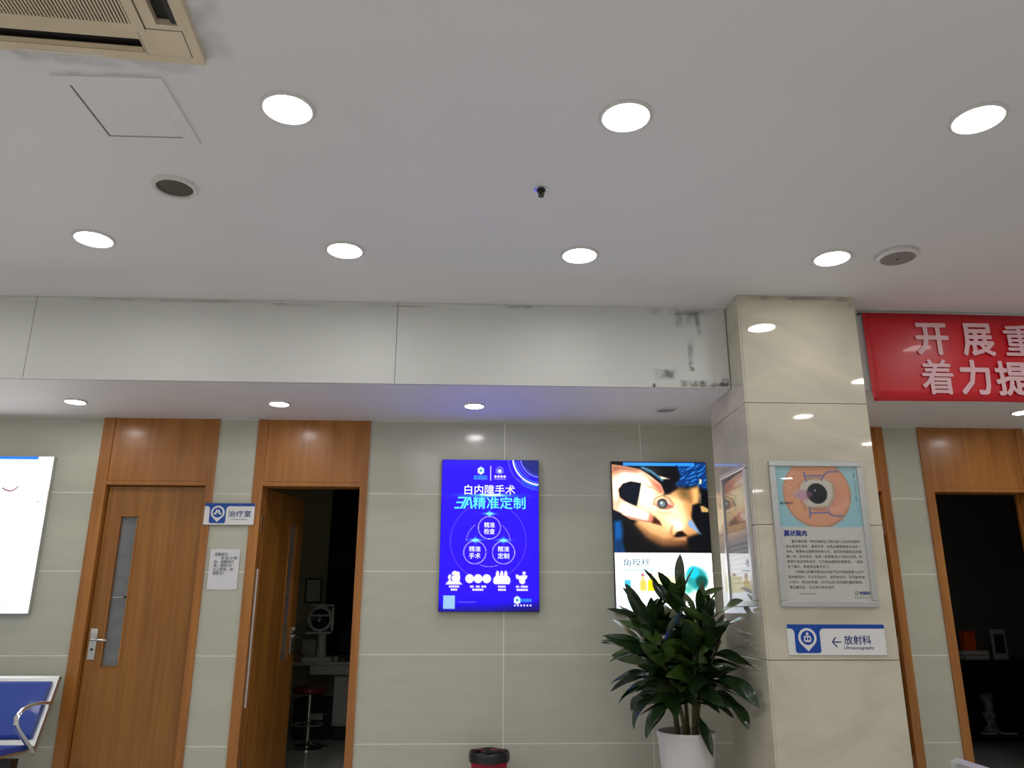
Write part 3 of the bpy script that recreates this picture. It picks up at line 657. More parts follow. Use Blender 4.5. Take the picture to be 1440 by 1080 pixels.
# --- pale beauty poster at the left edge
W_, H_ = .687, 1.052
c = Canvas(140, 215, H_/W_, (255, 255, 255))
def m3(x, y): r = 325-(y-55)*.167; return (1-(r-x)/545, (y-55)/880)
c.map = m3
c.poly([(-300, 40), (252, 40), (240, 72), (-300, 72)], (34, 116, 226), .004)
c.line([(65, 212), (100, 196), (130, 187), (152, 184)], .006, (196, 150, 170), .9, .012); c.line([(48, 240), (62, 250), (85, 257), (108, 252), (132, 230)], .007, (120, 58, 96), 1, .012); c.line([(62, 255), (92, 262), (120, 248)], .003, (176, 118, 146), .8)
c.poly([(-60, 400), (0, 396), (28, 400), (6, 412), (-40, 420)], (220, 96, 112), .012); c.line([(-170, 220), (-120, 205), (-70, 215)], .006, (196, 150, 170), .9, .012); c.line([(-160, 262), (-120, 272), (-80, 258)], .006, (120, 58, 96), 1, .012)
c.line([(252, 240), (246, 290), (238, 320), (240, 352), (225, 362)], .004, (170, 158, 172), .9); c.disc((238, 318), .008, (110, 90, 110), .008); c.line([(216, 78), (212, 105), (200, 120), (208, 140), (200, 162)], .006, (186, 170, 200), .9, .012)
c.line([(190, 380), (174, 430), (163, 495)], .004, (176, 172, 184), .9); c.line([(160, 180), (162, 205)], .006, (186, 160, 172), .8); c.line([(290, 255), (278, 300), (270, 350)], .008, (240, 168, 150), .9, .02); c.disc((238, 185), .012, (180, 174, 190), .02, .8); c.disc((262, 182), .012, (180, 174, 190), .02, .8)
c.map = lambda x, y: (x, y)
c.over(.7*np.clip((c.v-.95)/.05, 0, 1)*np.clip((c.u-.4)/.6, 0, 1), (176, 220, 250))
for k in range(6): c.disc((.715+k*.034, .951), .008, (140, 132, 160), .01)
emblem(c, (.70, .925), .022)
t, U, V, yf = light_box('white light box with a pale closed-eye face above the bench', -3.664, -2.976, 1.192, 2.244, c, 'aluminium')
T_('普瑞眼科', .775, .90, .918, .937, 'ink_grey', .01)

# ================================================================== PILLAR SIGNS
def framed(label, loc, rz, w, h, canvas):
    t = thing('framed_poster', label, 'framed poster', loc, rz, 'aluminium framed posters on the pillar'); hw = w/2; f = .032
    for nm, d in (('frame_rail', (-hw, hw, h-f, h)), ('frame_rail', (-hw, hw, 0, f)), ('frame_rail', (-hw, -hw+f, f, h-f)), ('frame_rail', (hw-f, hw, f, h-f))):
        bbx(nm, 'aluminium', t, d[0], d[1], -.022, -.001, d[2], d[3], b=.004)
    bx('backing_board', 'print_white', t, -hw+f-.004, hw-f+.004, -.008, -.002, f-.004, h-f+.004)
    canvas.build('poster_print', t, -hw+f, hw-f, f, h-f, -.0095, 'paper_print')
    bx('glass_pane', 'picture_glass', t, -hw+f, hw-f, -.0145, -.0125, f, h-f)
    return t, (lambda u: -hw+f+u*(w-2*f)), (lambda v: h-f-v*(h-2*f)), -.0105
W_, H_ = .535-.064, .798-.064
c = Canvas(150, 234, H_/W_, (206, 206, 198))
def m4(x, y): l = 135+(y-122)*.1115; r = 1105+(y-122)*.13; return ((x-l)/(r-l), (y-122)/1589)
c.map = m4
c.rect(0, 1, 0, .462, (160, 202, 206)); c.over(np.where(c.v < .462, .35*np.clip(c.v/.46, 0, 1), 0), (140, 196, 222))
clip = np.where(c.v < .4625, 1., 0.)
k0 = c.c.copy()
c.disc((650, 450), .412, (186, 140, 112), .012); c.disc((645, 440), .395, (222, 160, 126), .03); c.disc((830, 420), .16, (216, 150, 128), .12, .6); c.disc((480, 600), .12, (226, 168, 128), .1, .7)
c.poly([(480, 310), (560, 280), (720, 280), (840, 330), (860, 500), (800, 620), (560, 625), (490, 520)], (166, 156, 138), .06)
c.poly([(370, 475), (500, 300), (600, 262), (720, 268), (820, 330), (845, 470), (790, 600), (560, 620), (470, 530)], (208, 202, 188), .035)
c.poly([(365, 475), (440, 410), (560, 415), (600, 470), (540, 540), (450, 525)], (196, 152, 170), .04)
c.disc((652, 452), .122, (14, 18, 34), .012); c.poly([(525, 420), (585, 430), (600, 470), (560, 510), (535, 490)], (110, 78, 100), .02, .9); c.disc((625, 414), .009, (240, 240, 240), .008)
Bl = (110, 118, 165)
for pts, wd in (([(490, 195), (500, 240), (520, 300)], .010), ([(495, 235), (720, 232)], .009), ([(700, 290), (725, 232), (770, 185), (890, 180)], .009), ([(568, 620), (575, 740)], .010), ([(575, 690), (790, 680)], .009), ([(785, 620), (805, 700), (860, 722), (960, 722)], .009)):
    c.line(pts, wd, Bl, .95, .01)
for pts in ([(540, 270), (640, 262), (700, 272)], [(600, 640), (700, 648), (760, 640)]): c.line(pts, .010, (160, 96, 84), .6, .02)
c.line([(810, 640), (880, 660), (1010, 575)], .03, (236, 176, 160), .6, .05); c.line([(270, 350), (340, 390)], .006, (240, 206, 176), .7, .02); c.line([(470, 540), (520, 650)], .012, (176, 104, 84), .5, .03); c.line([(440, 330), (430, 400)], .008, (176, 110, 90), .6, .02)
c.c = np.where(clip[..., None] > 0, c.c, k0)
c.map = lambda x, y: (x, y)
for k in range(5): c.rect(.955, .968, .045+k*.008, .050+k*.008, (70, 80, 100), .8)
c.rect(.962, .968, .10, .20, (80, 110, 130), .7); c.rect(.955, .968, .215, .265, (80, 90, 110), .5)
c.ring((.835, .945), .018, .006, (120, 126, 104), .9); c.rect(.16, .36, .948, .953, (120, 118, 114), .9)
for k in range(6): c.disc((.815+k*.032, .977), .007, (70, 70, 60), .006)
t, U, V, yf = framed('framed eye disease poster with blue title on the pillar front', (1.897, PY0, 1.247), 0, .535, .798, c)
T_('翼状胬肉', .045, .315, .487, .531, 'title_blue', .03)
T_('翼状胬肉', .03, .185, .272, .292, 'text_dark', .01)
T_('普瑞眼科', .87, .995, .932, .956, 'title_blue', .02)
lines = ['翼状胬肉是一种向角膜呈三角形侵入生长的结膜纤', '维血管增生组织。通俗的讲，就是从鼻侧眼角长出来一', '块肉，慢慢地往黑眼珠的地方长，其形状就像昆虫的翅', '膀一样，因此得名。容易一些患者误以为是白内障，如', '果得不到及时的治疗，它可能会遮挡住黑眼球，一旦挡', '住了瞳孔，患者就会看不见了。',
         '小而静止的翼状胬肉在没有产生不适或患者认为不', '影响美观时，可以不用治疗，或药物治疗，尽可能的减', '少风沙、阳光的刺激。对于在进行性发展的翼状胬肉，', '侵及瞳孔区，可以进行手术治疗。']
em = .905*(.535-.064)/24.2
for i, s in enumerate(lines):
    ind = 2 if i in (0, 6) else 0
    lettering(t, s, U(.05)+ind*em*.97, 0, V(.578+i*.0372), 0, yf, 'text_dark', .006, em=em)
# second framed poster on the side face of the pillar
c2 = Canvas(100, 156, H_/W_, (186, 188, 182)); c2.rect(0, 1, 0, .46, (120, 110, 104)); c2.disc((.5, .23), .3, (150, 112, 92), .1); c2.disc((.5, .23), .1, (40, 36, 40), .02)
for k in range(9): c2.rect(.06, .94, .56+k*.037, .572+k*.037, (110, 110, 108), .5)
framed('framed poster on the left side face of the pillar, reflecting the eye light box', (PX0, 4.575, 1.247), -PI/2, .46, .798, c2)

def arc(cx, cy, r, a0, a1, n=6): return [(cx+r*math.cos(math.radians(a0+(a1-a0)*k/n)), cy+r*math.sin(math.radians(a0+(a1-a0)*k/n))) for k in range(n+1)]
def wayfinder(label, loc, w, h, t0, t1, pinx, emblem_parts):
    """white sign plate with blue header and tab; x from 0 to w, z from 0 to h"""
    t = thing('direction_sign', label, 'sign', loc, 0, 'blue and white room signs'); y0 = -.010
    bbx('plate', 'sign_white', t, 0, w, y0, -.001, 0, h, b=.002)
    hs = h*.865; r = .014; bt = h*.07
    pts = [(0, h), (w-.006, h)]+arc(w-.006, h-.006, .006, 90, 0, 3)+[(w, hs)]
    pts += [(t1+r*1.6, hs)]+arc(t1+r*1.6, hs-r*1.6, r*1.6, 90, 180)[1:]+arc(t1-r, bt+r, r, 0, -90)+arc(t0+r, bt+r, r, 270, 180)+arc(t0-r*1.6, hs-r*1.6, r*1.6, 0, 90)+[(0, hs)]
    MB().prism(pts, y0-.0009, y0-.0002).build('blue_header', 'sign_blue', t)
    R = h*.315; pz_ = h*.565
    pin = arc(pinx, pz_, R, -35, 215, 24); pin.append((pinx, h*.125))
    MB().prism(pin, y0-.0016, y0-.0010).build('location_pin', 'sign_white', t)
    MB().prism(arc(pinx, pz_, R*.74, 0, 345, 23), y0-.0023, y0-.0017).build('pin_disc', 'sign_blue', t)
    for pts, m in emblem_parts(pinx, pz_, R*.74): 
        MB().prism(pts, y0-(.0030 if m == 'sign_white' else .0037), y0-(.0024 if m == 'sign_white' else .0031)).build('pictogram', m, t)
    return t, y0-.0012
def em_people(x, z, r):
    k = lambda pts: [(x+a*r, z+b_*r) for a, b_ in pts]
    return [(k([(-.8, -.3), (-.68, -.05), (-.5, .05), (-.42, .3), (-.25, .62), (-.12, .62), (-.05, .3), (-.05, -.1), (-.22, -.35), (-.5, -.42)]), 'sign_white'), (k([(.8, -.3), (.68, -.05), (.5, .05), (.42, .3), (.25, .62), (.12, .62), (.05, .3), (.05, -.1), (.22, -.35), (.5, -.42)]), 'sign_white'),
            (arc(x-.25*r, z-.12*r, .11*r, 0, 330, 11), 'sign_blue'), (arc(x+.25*r, z-.12*r, .11*r, 0, 330, 11), 'sign_blue')]
def em_body(x, z, r):
    k = lambda pts: [(x+a*r, z+b_*r) for a, b_ in pts]
    return [(arc(x, z+.55*r, .2*r, 0, 330, 11), 'sign_white'), (k([(-.5, .2), (-.38, .28), (.38, .28), (.5, .2), (.55, -.45), (.38, -.5), (.34, -.62), (.12, -.62), (0, -.56), (-.12, -.62), (-.34, -.62), (-.38, -.5), (-.55, -.45)]), 'sign_white'),
            (k([(-.33, .1), (-.1, .12), (-.06, -.3), (-.33, -.4)]), 'sign_blue'), (k([(.33, .1), (.1, .12), (.06, -.3), (.33, -.4)]), 'sign_blue')]
t, ys = wayfinder('treatment room sign with blue header between the two left doors', (-1.908, YW-.0145, 1.783), .342, .148, .036, .148, .092, em_people)
w, h = .342, .148
for x in (.06, .27): bx('standoff', 'black_plastic', t, x, x+.02, -.001, .0143, .06, .09)
lettering(t, '治疗室', w*.48, w*.935, h*.37, h*.655, ys, 'sign_ink', .012)
lettering(t, 'Treatment Room', w*.54, w*.86, h*.225, h*.295, ys, 'sign_ink', 0)
t, ys = wayfinder('radiology direction sign with left arrow on the pillar below the poster', (1.650, PY0, 1.0), .53, .157, .038, .175, .106, em_body)
w, h = .53, .157
lettering(t, '放射科', w*.574, w*.85, h*.35, h*.64, ys, 'sign_ink', .012); lettering(t, 'Ultrasonography', w*.565, w*.875, h*.165, h*.295, ys, 'sign_ink', .004)
ax, az = w*.452, h*.43
for a, c_ in (((ax, az), (ax+.048, az)), ((ax, az), (ax+.021, az+.024)), ((ax, az), (ax+.024, az-.026))):
    dx, dz = c_[0]-a[0], c_[1]-a[1]; l = math.hypot(dx, dz); nx, nz = -dz/l*.0028, dx/l*.0028
    MB().prism([(a[0]+nx, a[1]+nz), (c_[0]+nx, c_[1]+nz), (c_[0]-nx, c_[1]-nz), (a[0]-nx, a[1]-nz)], ys-.0003*(c_[1] != a[1]), ys+.0004).build('arrow', 'sign_ink', t)
# paper notice
t = thing('paper_notice', 'printed paper notice taped to the tiles under the treatment room sign', 'notice', (-1.742, YW, 1.352))
b = MB(); n = 8
for k in range(n):
    x0, x1 = -.1+.2*k/n, -.1+.2*(k+1)/n; f = lambda x: -.002-.006*(abs(x)/.1)**3
    b.add([(x0, f(x0), 0), (x1, f(x1), 0), (x1, f(x1), .268), (x0, f(x0), .268), (x0, f(x0)+.0006, 0), (x1, f(x1)+.0006, 0), (x1, f(x1)+.0006, .268), (x0, f(x0)+.0006, .268)], [(0, 1, 2, 3), (7, 6, 5, 4), (0, 4, 5, 1), (3, 2, 6, 7)])
b.build('sheet', 'paper', t)
for s, x0, z in (('温馨提示：', -.072, .225), ('您 就 诊 期', -.025, .200), ('间，请戴好口', -.072, .175), ('罩，保持1米', -.072, .150), ('以上距离，谢', -.072, .125), ('谢配合！', -.072, .100)):
    lettering(t, s, x0, 0, z, 0, -.0078, 'grey_ink', .01, em=.0225)

# ================================================================== BANNER
t = thing('banner', 'red cloth banner with white Chinese characters hanging on the bulkhead', 'banner', (2.395, YB, 2.463))
LB, HB = 3.2, .578; n = 64; b = MB(); vs = []; 
for j in range(9):
    for i in range(n+1):
        x = LB*i/n; zz = HB*j/8; y = -.016-.005*math.sin(x*3.1+zz*2)-.003*math.sin(x*11+zz*6)*(1-j/9)
        vs.append((x+.012*(1-j/8)*(1-i/n), y, zz+.004*math.sin(x*2.2)*(1 if j == 0 else 0)))
fs = [(j*(n+1)+i, j*(n+1)+i+1, (j+1)*(n+1)+i+1, (j+1)*(n+1)+i) for j in range(8) for i in range(n)]
b.add(vs, fs); o = b.build('cloth', 'banner_red', t, smooth=True)
md = o.modifiers.new('thick', 'SOLIDIFY'); md.thickness = .0012
bx('hem', 'banner_red', t, 0, .02, -.0295, -.027, .02, HB-.01)
for ch, x0, x1, z0, z1 in (('开', 2.724, 2.924, 2.769, 2.969), ('展', 3.019, 3.216, 2.767, 2.973), ('重', 3.291, 3.495, 2.769, 2.97), ('着', 2.721, 2.919, 2.511, 2.731), ('力', 2.968, 3.153, 2.513, 2.729), ('提', 3.196, 3.402, 2.51, 2.724)):
    lettering(t, ch, x0-2.395, x1-2.395, z0-2.463, z1-2.463, -.0285, 'banner_ink', .026 if ch not in '着重' else .016)
nail = thing('wall_hook', 'small black hook in the bulkhead at the banner corner', 'hook', (2.378, YB, 3.032))
MB().tube([(0, 0, 0), (0, -.03, 0), (.006, -.034, 0)], .006, 8).build('pin', 'black_plastic', nail); MB().tube([(.004, -.03, 0), (.03, -.026, .002)], .002, 6).build('string', 'black_plastic', nail)

# ================================================================== BENCHES
def bench(label, loc, rz):
    """waiting bench: local x from -W to 0, back towards +y"""
    t = thing('waiting_bench', label, 'bench', loc, rz, 'steel waiting benches'); n, sw = 3, .57; W = n*sw
    back = [(.40-.245, .455), (.40-.06, .805)]
    for k in range(n):
        x1 = -k*sw-.012; x0 = -(k+1)*sw+.012
        # one bent steel shell per seat
        prof = [(-.33, .40), (-.335, .425), (-.31, .437), (.12, .415), (.17, .43), (.335, .80), (.35, .812), (.36, .80)]
        outer = prof+[(.36, .795), (.345, .79), (.178, .418), (.125, .402), (-.305, .424), (-.32, .40)]
        MB().prismx(outer, x0, x1).build('seat_shell', 'brushed', t)
        for xx in (x0, x1-.012): MB().prismx([(.13, .40), (.17, .42), (.352, .812), (.372, .800), (.20, .40), (.16, .375)], xx, xx+.012).build('side_flange', 'aluminium', t)
        i = .034
        d = Vector((.165, .37)).normalized(); nn = Vector((-d.y, d.x))
        p0 = Vector((.17, .43))+d*.035; p1 = Vector((.335, .80))-d*.022
        pr = [p0+nn*.001, p0+nn*.022+d*.006, p0+nn*.028+d*.02, p1+nn*.028-d*.02, p1+nn*.022-d*.006, p1+nn*.001]
        MB().prismx([tuple(p) for p in pr], x0+i, x1-i).build('back_pad', 'blue_vinyl', t)
        MB().prismx([(-.315, .438), (-.322, .455), (-.30, .468), (.10, .446), (.128, .436), (.122, .417)], x0+i*.5, x1-i*.5).build('seat_pad', 'blue_vinyl', t)
    bx('beam', 'black_plastic', t, -W+.02, -.02, -.05, .03, .335, .385)
    for x in (-.008, -W+.008):
        pts = [(x, .275, .66), (x, .15, .675), (x, .04, .672), (x, -.04, .655), (x, -.085, .62), (x, -.085, .585), (x, -.05, .55), (x, .03, .49), (x, .11, .43), (x, .14, .40)]
        MB().tube(pts, .017, 10, flat=(1, .62)).build('armrest', 'chrome', t, smooth=True)
    for x in (-.28, -W+.28):
        b = MB(); b.tube([(x, -.01, .36), (x, -.01, .20), (x, -.12, .09), (x, -.30, .03)], [.028, .026, .022, .016], 10); b.tube([(x, -.01, .20), (x, .10, .09), (x, .26, .03)], [.026, .022, .016], 10)
        b.build('leg', 'chrome', t, smooth=True)
        for y in (-.30, .26): MB().lathe([(.022, 0), (.022, .012), (.014, .03)], 14, (x, y, 0), True, True).build('foot', 'black_plastic', t)
    return t
bench('blue padded steel waiting bench against the tiled wall at the left', (-2.655, 5.035, 0), 0)
bench('steel waiting bench whose top rail shows at the lower right edge', (1.785, 2.49, 0), PI/2)

# ================================================================== BIN
t = thing('waste_bin', 'red mesh waste bin lined with a black bag against the wall', 'bin', (.077, 5.27, 0))
b = MB(); H = .37; n = 44
rad = lambda z: .085+.03*z/H
for k in range(n):
    for s in (-1, 1):
        pts = [(rad(z)*math.cos(2*PI*k/n+s*z*2.4), rad(z)*math.sin(2*PI*k/n+s*z*2.4), z) for z in np.linspace(.01, H-.005, 9)]; b.tube(pts, .0022, 4, cap=False)
b.build('mesh_wall', 'bin_red', t, kind='stuff')
MB().lathe([(.001, 0), (.086, 0), (.088, .02), (.086, .02), (.084, .004), (.001, .004)], 36).build('base', 'bin_red', t)
MB().lathe([(.1145, H-.01), (.119, H-.008), (.120, H), (.115, H+.004), (.112, H)], 40).build('rim', 'bin_red', t, smooth=True)
prof = [(.070, .05), (.082, .08), (.096, .25), (.108, H-.03), (.114, H+.008), (.121, H+.011), (.126, H+.004), (.1275, H-.02), (.1255, H-.045)]
b = MB(); b.lathe(prof, 72)
b.v = [(x*(1+.012*math.sin(9*math.atan2(y, x)+z*40)*(z > .25)+.008*math.sin(23*math.atan2(y, x))), y*(1+.012*math.sin(9*math.atan2(y, x)+z*40)*(z > .25)+.008*math.sin(23*math.atan2(y, x))), z+(.003*math.sin(5*math.atan2(y, x)) if z > .3 else 0)) for x, y, z in b.v]
b.build('liner_bag', 'bin_bag', t, smooth=True)

# ================================================================== POTTED PLANT
PXC, PYC = 1.205, 4.80
t = thing('potted_plant', 'bushy dark green dracaena in a white ribbed pot beside the pillar', 'potted plant', (PXC, PYC, 0))
prof = [(.10, 0), (.118, .004)]
for k in range(26):
    z0 = .02+k*.0195; r = .120+.045*(z0/.55); prof += [(r, z0), (r+.0022, z0+.008)]
prof += [(.166, .53), (.170, .535), (.1705, .555), (.167, .560), (.158, .558), (.155, .50)]
MB().lathe(prof, 56, cap0=True).build('pot', 'pot_white', t, smooth=True)
MB().lathe([(.1565, .512), (.10, .52), (.05, .516), (.001, .522)], 28).build('soil', 'soil', t, smooth=True)
def leaf_mesh(droop, fold, wave, wmax, m, twist=0.):
    b = MB(); nl, nw = 11, 4; vs = []; x = z = 0.; ang = 0.
    for k in range(nl+1):
        s = k/nl; q0 = max(0., (s-.14)/.86)
        wd = wmax*math.sin(PI*q0**.82)**.8 if 0 < q0 < 1 else 0.
        wd = max(wd, .016*(1-s)+.001)
        for j in range(-nw//2, nw//2+1):
            q = j/(nw/2); tw = twist*s
            yy = q*wd*math.cos(tw); zz = abs(q)*wd*fold+wave*wd*math.sin(7*s+q*2.)+q*wd*math.sin(tw)
            vs.append((x-math.sin(ang)*zz, yy, z+math.cos(ang)*zz))
        ang = -droop*(s**1.35)*1.0; x += math.cos(ang)/nl; z += math.sin(ang)/nl
    fs = [(k*(nw+1)+j, (k+1)*(nw+1)+j, (k+1)*(nw+1)+j+1, k*(nw+1)+j+1) for k in range(nl) for j in range(nw)]
    b.add(vs, fs); me = b.mesh('leaf', m); me.polygons.foreach_set('use_smooth', [True]*len(me.polygons)); return me
LM = [leaf_mesh(d, f, wv, wm, m, tw) for d, f, wv, wm, m, tw in ((.2, .15, .12, .13, 'leaf_green', .3), (.5, .15, .18, .135, 'leaf_green', -.5), (.85, .15, .2, .13, 'leaf_green', .7), (1.25, .15, .22, .125, 'leaf_green', -.6), (.4, .15, .2, .145, 'leaf_light', .6), (.7, .12, .24, .14, 'leaf_light', -.8), (.1, .2, .12, .13, 'leaf_green', .2))]
def add_leaf(base, az, el, ln, k, roll=0., wide=1.):
    M = Matrix.Translation(base) @ Matrix.Rotation(az, 4, 'Z') @ Matrix.Rotation(-el, 4, 'Y') @ Matrix.Rotation(roll, 4, 'X') @ Matrix.Diagonal((ln, ln*wide, ln, 1))
    o = bpy.data.objects.new('leaf', LM[k]); COL.objects.link(o); o.parent = t; o.matrix_local = M
    # keep the tip clear of the pillar and the wall
    for q in LM[k].vertices:
        p = M @ q.co; wx, wy = p.x+PXC, p.y+PYC
        if (wx > PX0-.035 and wy > PY0-.03) or wy > YW-.06: return o, True
    return o, False
canes = [((-.06, -.03), (-.21, -.03), 1.20), ((-.035, .05), (-.12, .13), 1.14), ((.05, -.04), (.08, -.13), 1.25), ((.07, .03), (.17, .05), 1.16), ((.01, .0), (.0, .02), 1.34), ((.03, -.07), (.03, -.20), 1.04), ((-.02, -.06), (-.17, -.16), 1.03), ((.06, .0), (.18, -.19), 1.12)]
for ci, ((bx0, by0), (tx, ty), top) in enumerate(canes):
    P0 = Vector((bx0, by0, .51)); P1 = Vector((bx0*.9, by0*.9, .72)); P2 = Vector((tx, ty, top-.06))
    pts = [P0*(1-s)**2+P1*2*s*(1-s)+P2*s*s for s in np.linspace(0, 1, 9)]
    MB().tube(pts, [.013-.006*k/8 for k in range(9)], 8).build('cane', 'cane', t, smooth=True)
    nl = 29 if ci < 5 else 22
    for k in range(nl):
        s = k/(nl-1)                                   # 0 = lowest leaf, 1 = crown
        q = .47+.53*s**.85; base = P0*(1-q)**2+P1*2*q*(1-q)+P2*q*q
        for attempt in range(8):
            az = k*2.399+ci*1.3+random.uniform(-.4, .4)+attempt*.7
            el = math.radians(7+50*s**1.8+random.uniform(-18, 18)); ln = random.uniform(.27, .45)*(1.0-.22*s)
            kk = random.choice([0, 1, 1, 2, 4, 5]) if s < .8 else random.choice([0, 4, 6])
            if s < .35: kk = random.choice([1, 2, 2, 5])
            o, bad = add_leaf(base, az, el, ln, kk, random.uniform(-.9, .9), random.uniform(.85, 1.15))
            if not bad: break
            bpy.data.objects.remove(o)
# the few leaves that stand clear of the bush in the photograph
for base, az, el, ln, kk in (((.01, -.01, 1.30), 1.2, 80, .27, 6), ((-.12, -.02, 1.12), PI-.1, 24, .34, 0), ((-.14, -.03, 1.02), PI+.15, 16, .36, 1), ((-.15, -.05, .98), PI+.3, 4, .34, 1), ((-.12, -.06, 1.15), PI-.35, 45, .30, 0), ((-.06, .0, 1.26), PI+.5, 50, .28, 6), ((.13, -.1, 1.14), -.75, 34, .33, 4), ((.12, -.12, 1.08), -.95, 22, .36, 0), ((.12, -.15, .98), -1.0, 2, .40, 1), ((.13, -.15, .88), -1.05, -6, .38, 2), ((.10, -.15, .80), -1.0, -14, .36, 2), ((-.14, -.08, .86), PI+.35, -8, .34, 2), ((-.14, -.08, .78), PI+.2, -18, .30, 3), ((-.10, -.1, .72), PI+.5, -20, .27, 3), ((.05, -.1, .66), -1.35, -50, .24, 1)):
    for attempt in range(6):
        o, bad = add_leaf(Vector(base), az-attempt*.12, math.radians(el), ln, kk, random.uniform(-.4, .4))
        if not bad: break
        bpy.data.objects.remove(o)

# ================================================================== TREATMENT ROOM
t = thing('swivel_stool', 'round red stool on a chrome pedestal inside the treatment room', 'stool', (-1.56, 7.80, 0))
MB().lathe([(.195, 0), (.195, .008), (.15, .022), (.05, .036), (.03, .06)], 40, cap0=True).build('base', 'chrome', t, smooth=True)
MB().lathe([(.026, .04), (.026, .24), (.018, .245), (.018, .45), (.03, .455), (.03, .475)], 20, cap1=True).build('column', 'chrome', t, smooth=True)
MB().lathe([(.03, .462), (.14, .468), (.158, .48), (.163, .50), (.155, .520), (.12, .528), (.001, .53)], 40).build('seat', 'stool_red', t, smooth=True)
MB().tube([(.02, -.01, .455), (.11, -.04, .45), (.17, -.06, .43)], .006, 8).build('lift_lever', 'black_plastic', t)
MB().tube([(.135*math.cos(a), .135*math.sin(a), .20) for a in np.linspace(0, 2*PI, 25)], .008, 8).build('foot_ring', 'chrome', t)
t = thing('instrument_table', 'pale instrument table with a drawer box and cabinet in the treatment room', 'table', (-1.5, 8.35, 0))
bbx('table_top', 'desk_white', t, -.55, .62, -.22, .30, .69, .72); bbx('drawer', 'desk_white', t, -.15, .45, -.2, .2, .60, .685); bbx('drawer_rail', 'black_plastic', t, -.17, .45, -.19, .2, .59, .60, b=.001)
cb = bbx('cabinet', 'desk_white', t, .09, .6, -.16, .28, .13, .598); bx('plinth', 'black_plastic', t, .1, .6, -.15, .28, 0, .128); bbx('cabinet_door', 'desk_white', cb, .10, .59, -.172, -.162, .15, .58)
bx('leg', 'desk_white', t, -.54, -.50, -.2, -.16, 0, .69); bx('leg', 'desk_white', t, -.54, -.50, .24, .28, 0, .69)
t = thing('eye_instrument', 'white eye test instrument with a round dark ring on the table', 'instrument', (-1.585, 8.2, .72))
bbx('base', 'device_white', t, -.15, .14, -.08, .12, .0, .045, b=.01)
MB().lathe([(.055, .04), (.045, .10), (.042, .22), (.05, .26)], 20, (.02, .02, 0), cap1=True).build('column', 'device_white', t, smooth=True)
bbx('chin_rest', 'device_white', t, -.13, .12, -.06, -.03, .262, .285)
b = MB(); b.lathe([(.098, -.03), (.125, -.035), (.135, 0), (.12, .05), (.098, .05)], 40); hd = b.build('head_ring', 'device_white', t, smooth=True); hd.matrix_local = Matrix.Translation((0, 0, .405)) @ Matrix.Rotation(PI/2, 4, 'X')
b = MB().lathe([(.099, 0), (.06, -.02), (.001, -.03)], 32); o = b.build('dark_bowl', 'device_dark', hd, smooth=True)
bbx('cross_bar', 'device_white', t, -.105, .105, -.045, -.03, .43, .447, b=.003); bbx('frame_post', 'device_white', t, .115, .135, -.05, -.02, .285, .52, b=.004); bbx('top_bar', 'device_white', t, -.10, .13, -.05, -.02, .525, .545, b=.004)
for nm, mt, d, lb in (('storage_box', 'box_dark', (-1.80, -1.42, 8.25, 8.6, .0, .36), 'dark storage box under the instrument table'), ('carton', 'box_tan', (-1.86, -1.755, 8.18, 8.32, .72, .785), 'small tan carton at the left end of the instrument table'), ('white_case', 'device_white', (-1.80, -1.66, 8.42, 8.56, .72, .92), 'white case at the back of the instrument table')):
    o = thing(nm, lb, 'box', ((d[0]+d[1])/2, (d[2]+d[3])/2, d[4])); hx, hy, hh = (d[1]-d[0])/2, (d[3]-d[2])/2, d[5]-d[4]
    bbx('body', mt, o, -hx, hx, -hy, hy, 0, hh*.86, b=.004); bbx('lid', mt, o, -hx-.004, hx+.004, -hy-.004, hy+.004, hh*.86, hh, b=.004)
    if nm == 'storage_box': bx('label_plate', 'desk_white', o, -.02, .1, -hy-.006, -hy-.004, hh*.5, hh*.66)
t = thing('instrument_cup', 'small pale cup on the table near the door edge', 'cup', (-1.41, 8.2, .72)); MB().lathe([(.02, 0), (.024, .05), (.022, .05), (.018, .004), (.001, .004)], 20, cap0=True).build('body', 'device_white', t, smooth=True); MB().lathe([(.0245, .044), (.0262, .05), (.0235, .053), (.022, .05)], 20).build('rim', 'steel', t)
t = thing('eye_monitor', 'dark monitor at the back of the instrument table', 'monitor', (-1.27, 8.45, .72)); bbx('screen', 'device_dark', t, -.16, .16, -.02, .02, .07, .29); bbx('stand', 'black_plastic', t, -.03, .03, -.01, .02, .01, .08); bbx('foot', 'black_plastic', t, -.09, .09, -.06, .06, 0, .012)
t = thing('wall_picture', 'small framed panel on the far wall of the treatment room', 'picture', (-1.80, 8.8, 1.28)); bbx('frame', 'black_plastic', t, -.09, .09, -.018, -.001, 0, .26); bx('print', 'book_paper', t, -.075, .075, -.0195, -.018, .015, .245)
t = thing('curtain', 'dark pleated curtain hanging at the right of the treatment room', 'curtain', (-1.2, 8.68, 0)); b = MB(); n = 90; vs = []
for z in (.76, 1.2, 1.7, 2.5):
    for i in range(n+1):
        x = -.44+.98*i/n; vs.append((x, .035*math.sin(i*.75)+.01*math.sin(i*2.1+z), z))
b.add(vs, [(j*(n+1)+i, j*(n+1)+i+1, (j+1)*(n+1)+i+1, (j+1)*(n+1)+i) for j in range(3) for i in range(n)]); o = b.build('fabric', 'curtain', t, smooth=True); o.modifiers.new('t', 'SOLIDIFY').thickness = .003
MB().tube([(-.5, 0, 2.52), (.6, 0, 2.52)], .012, 8).build('rod', 'steel', t)

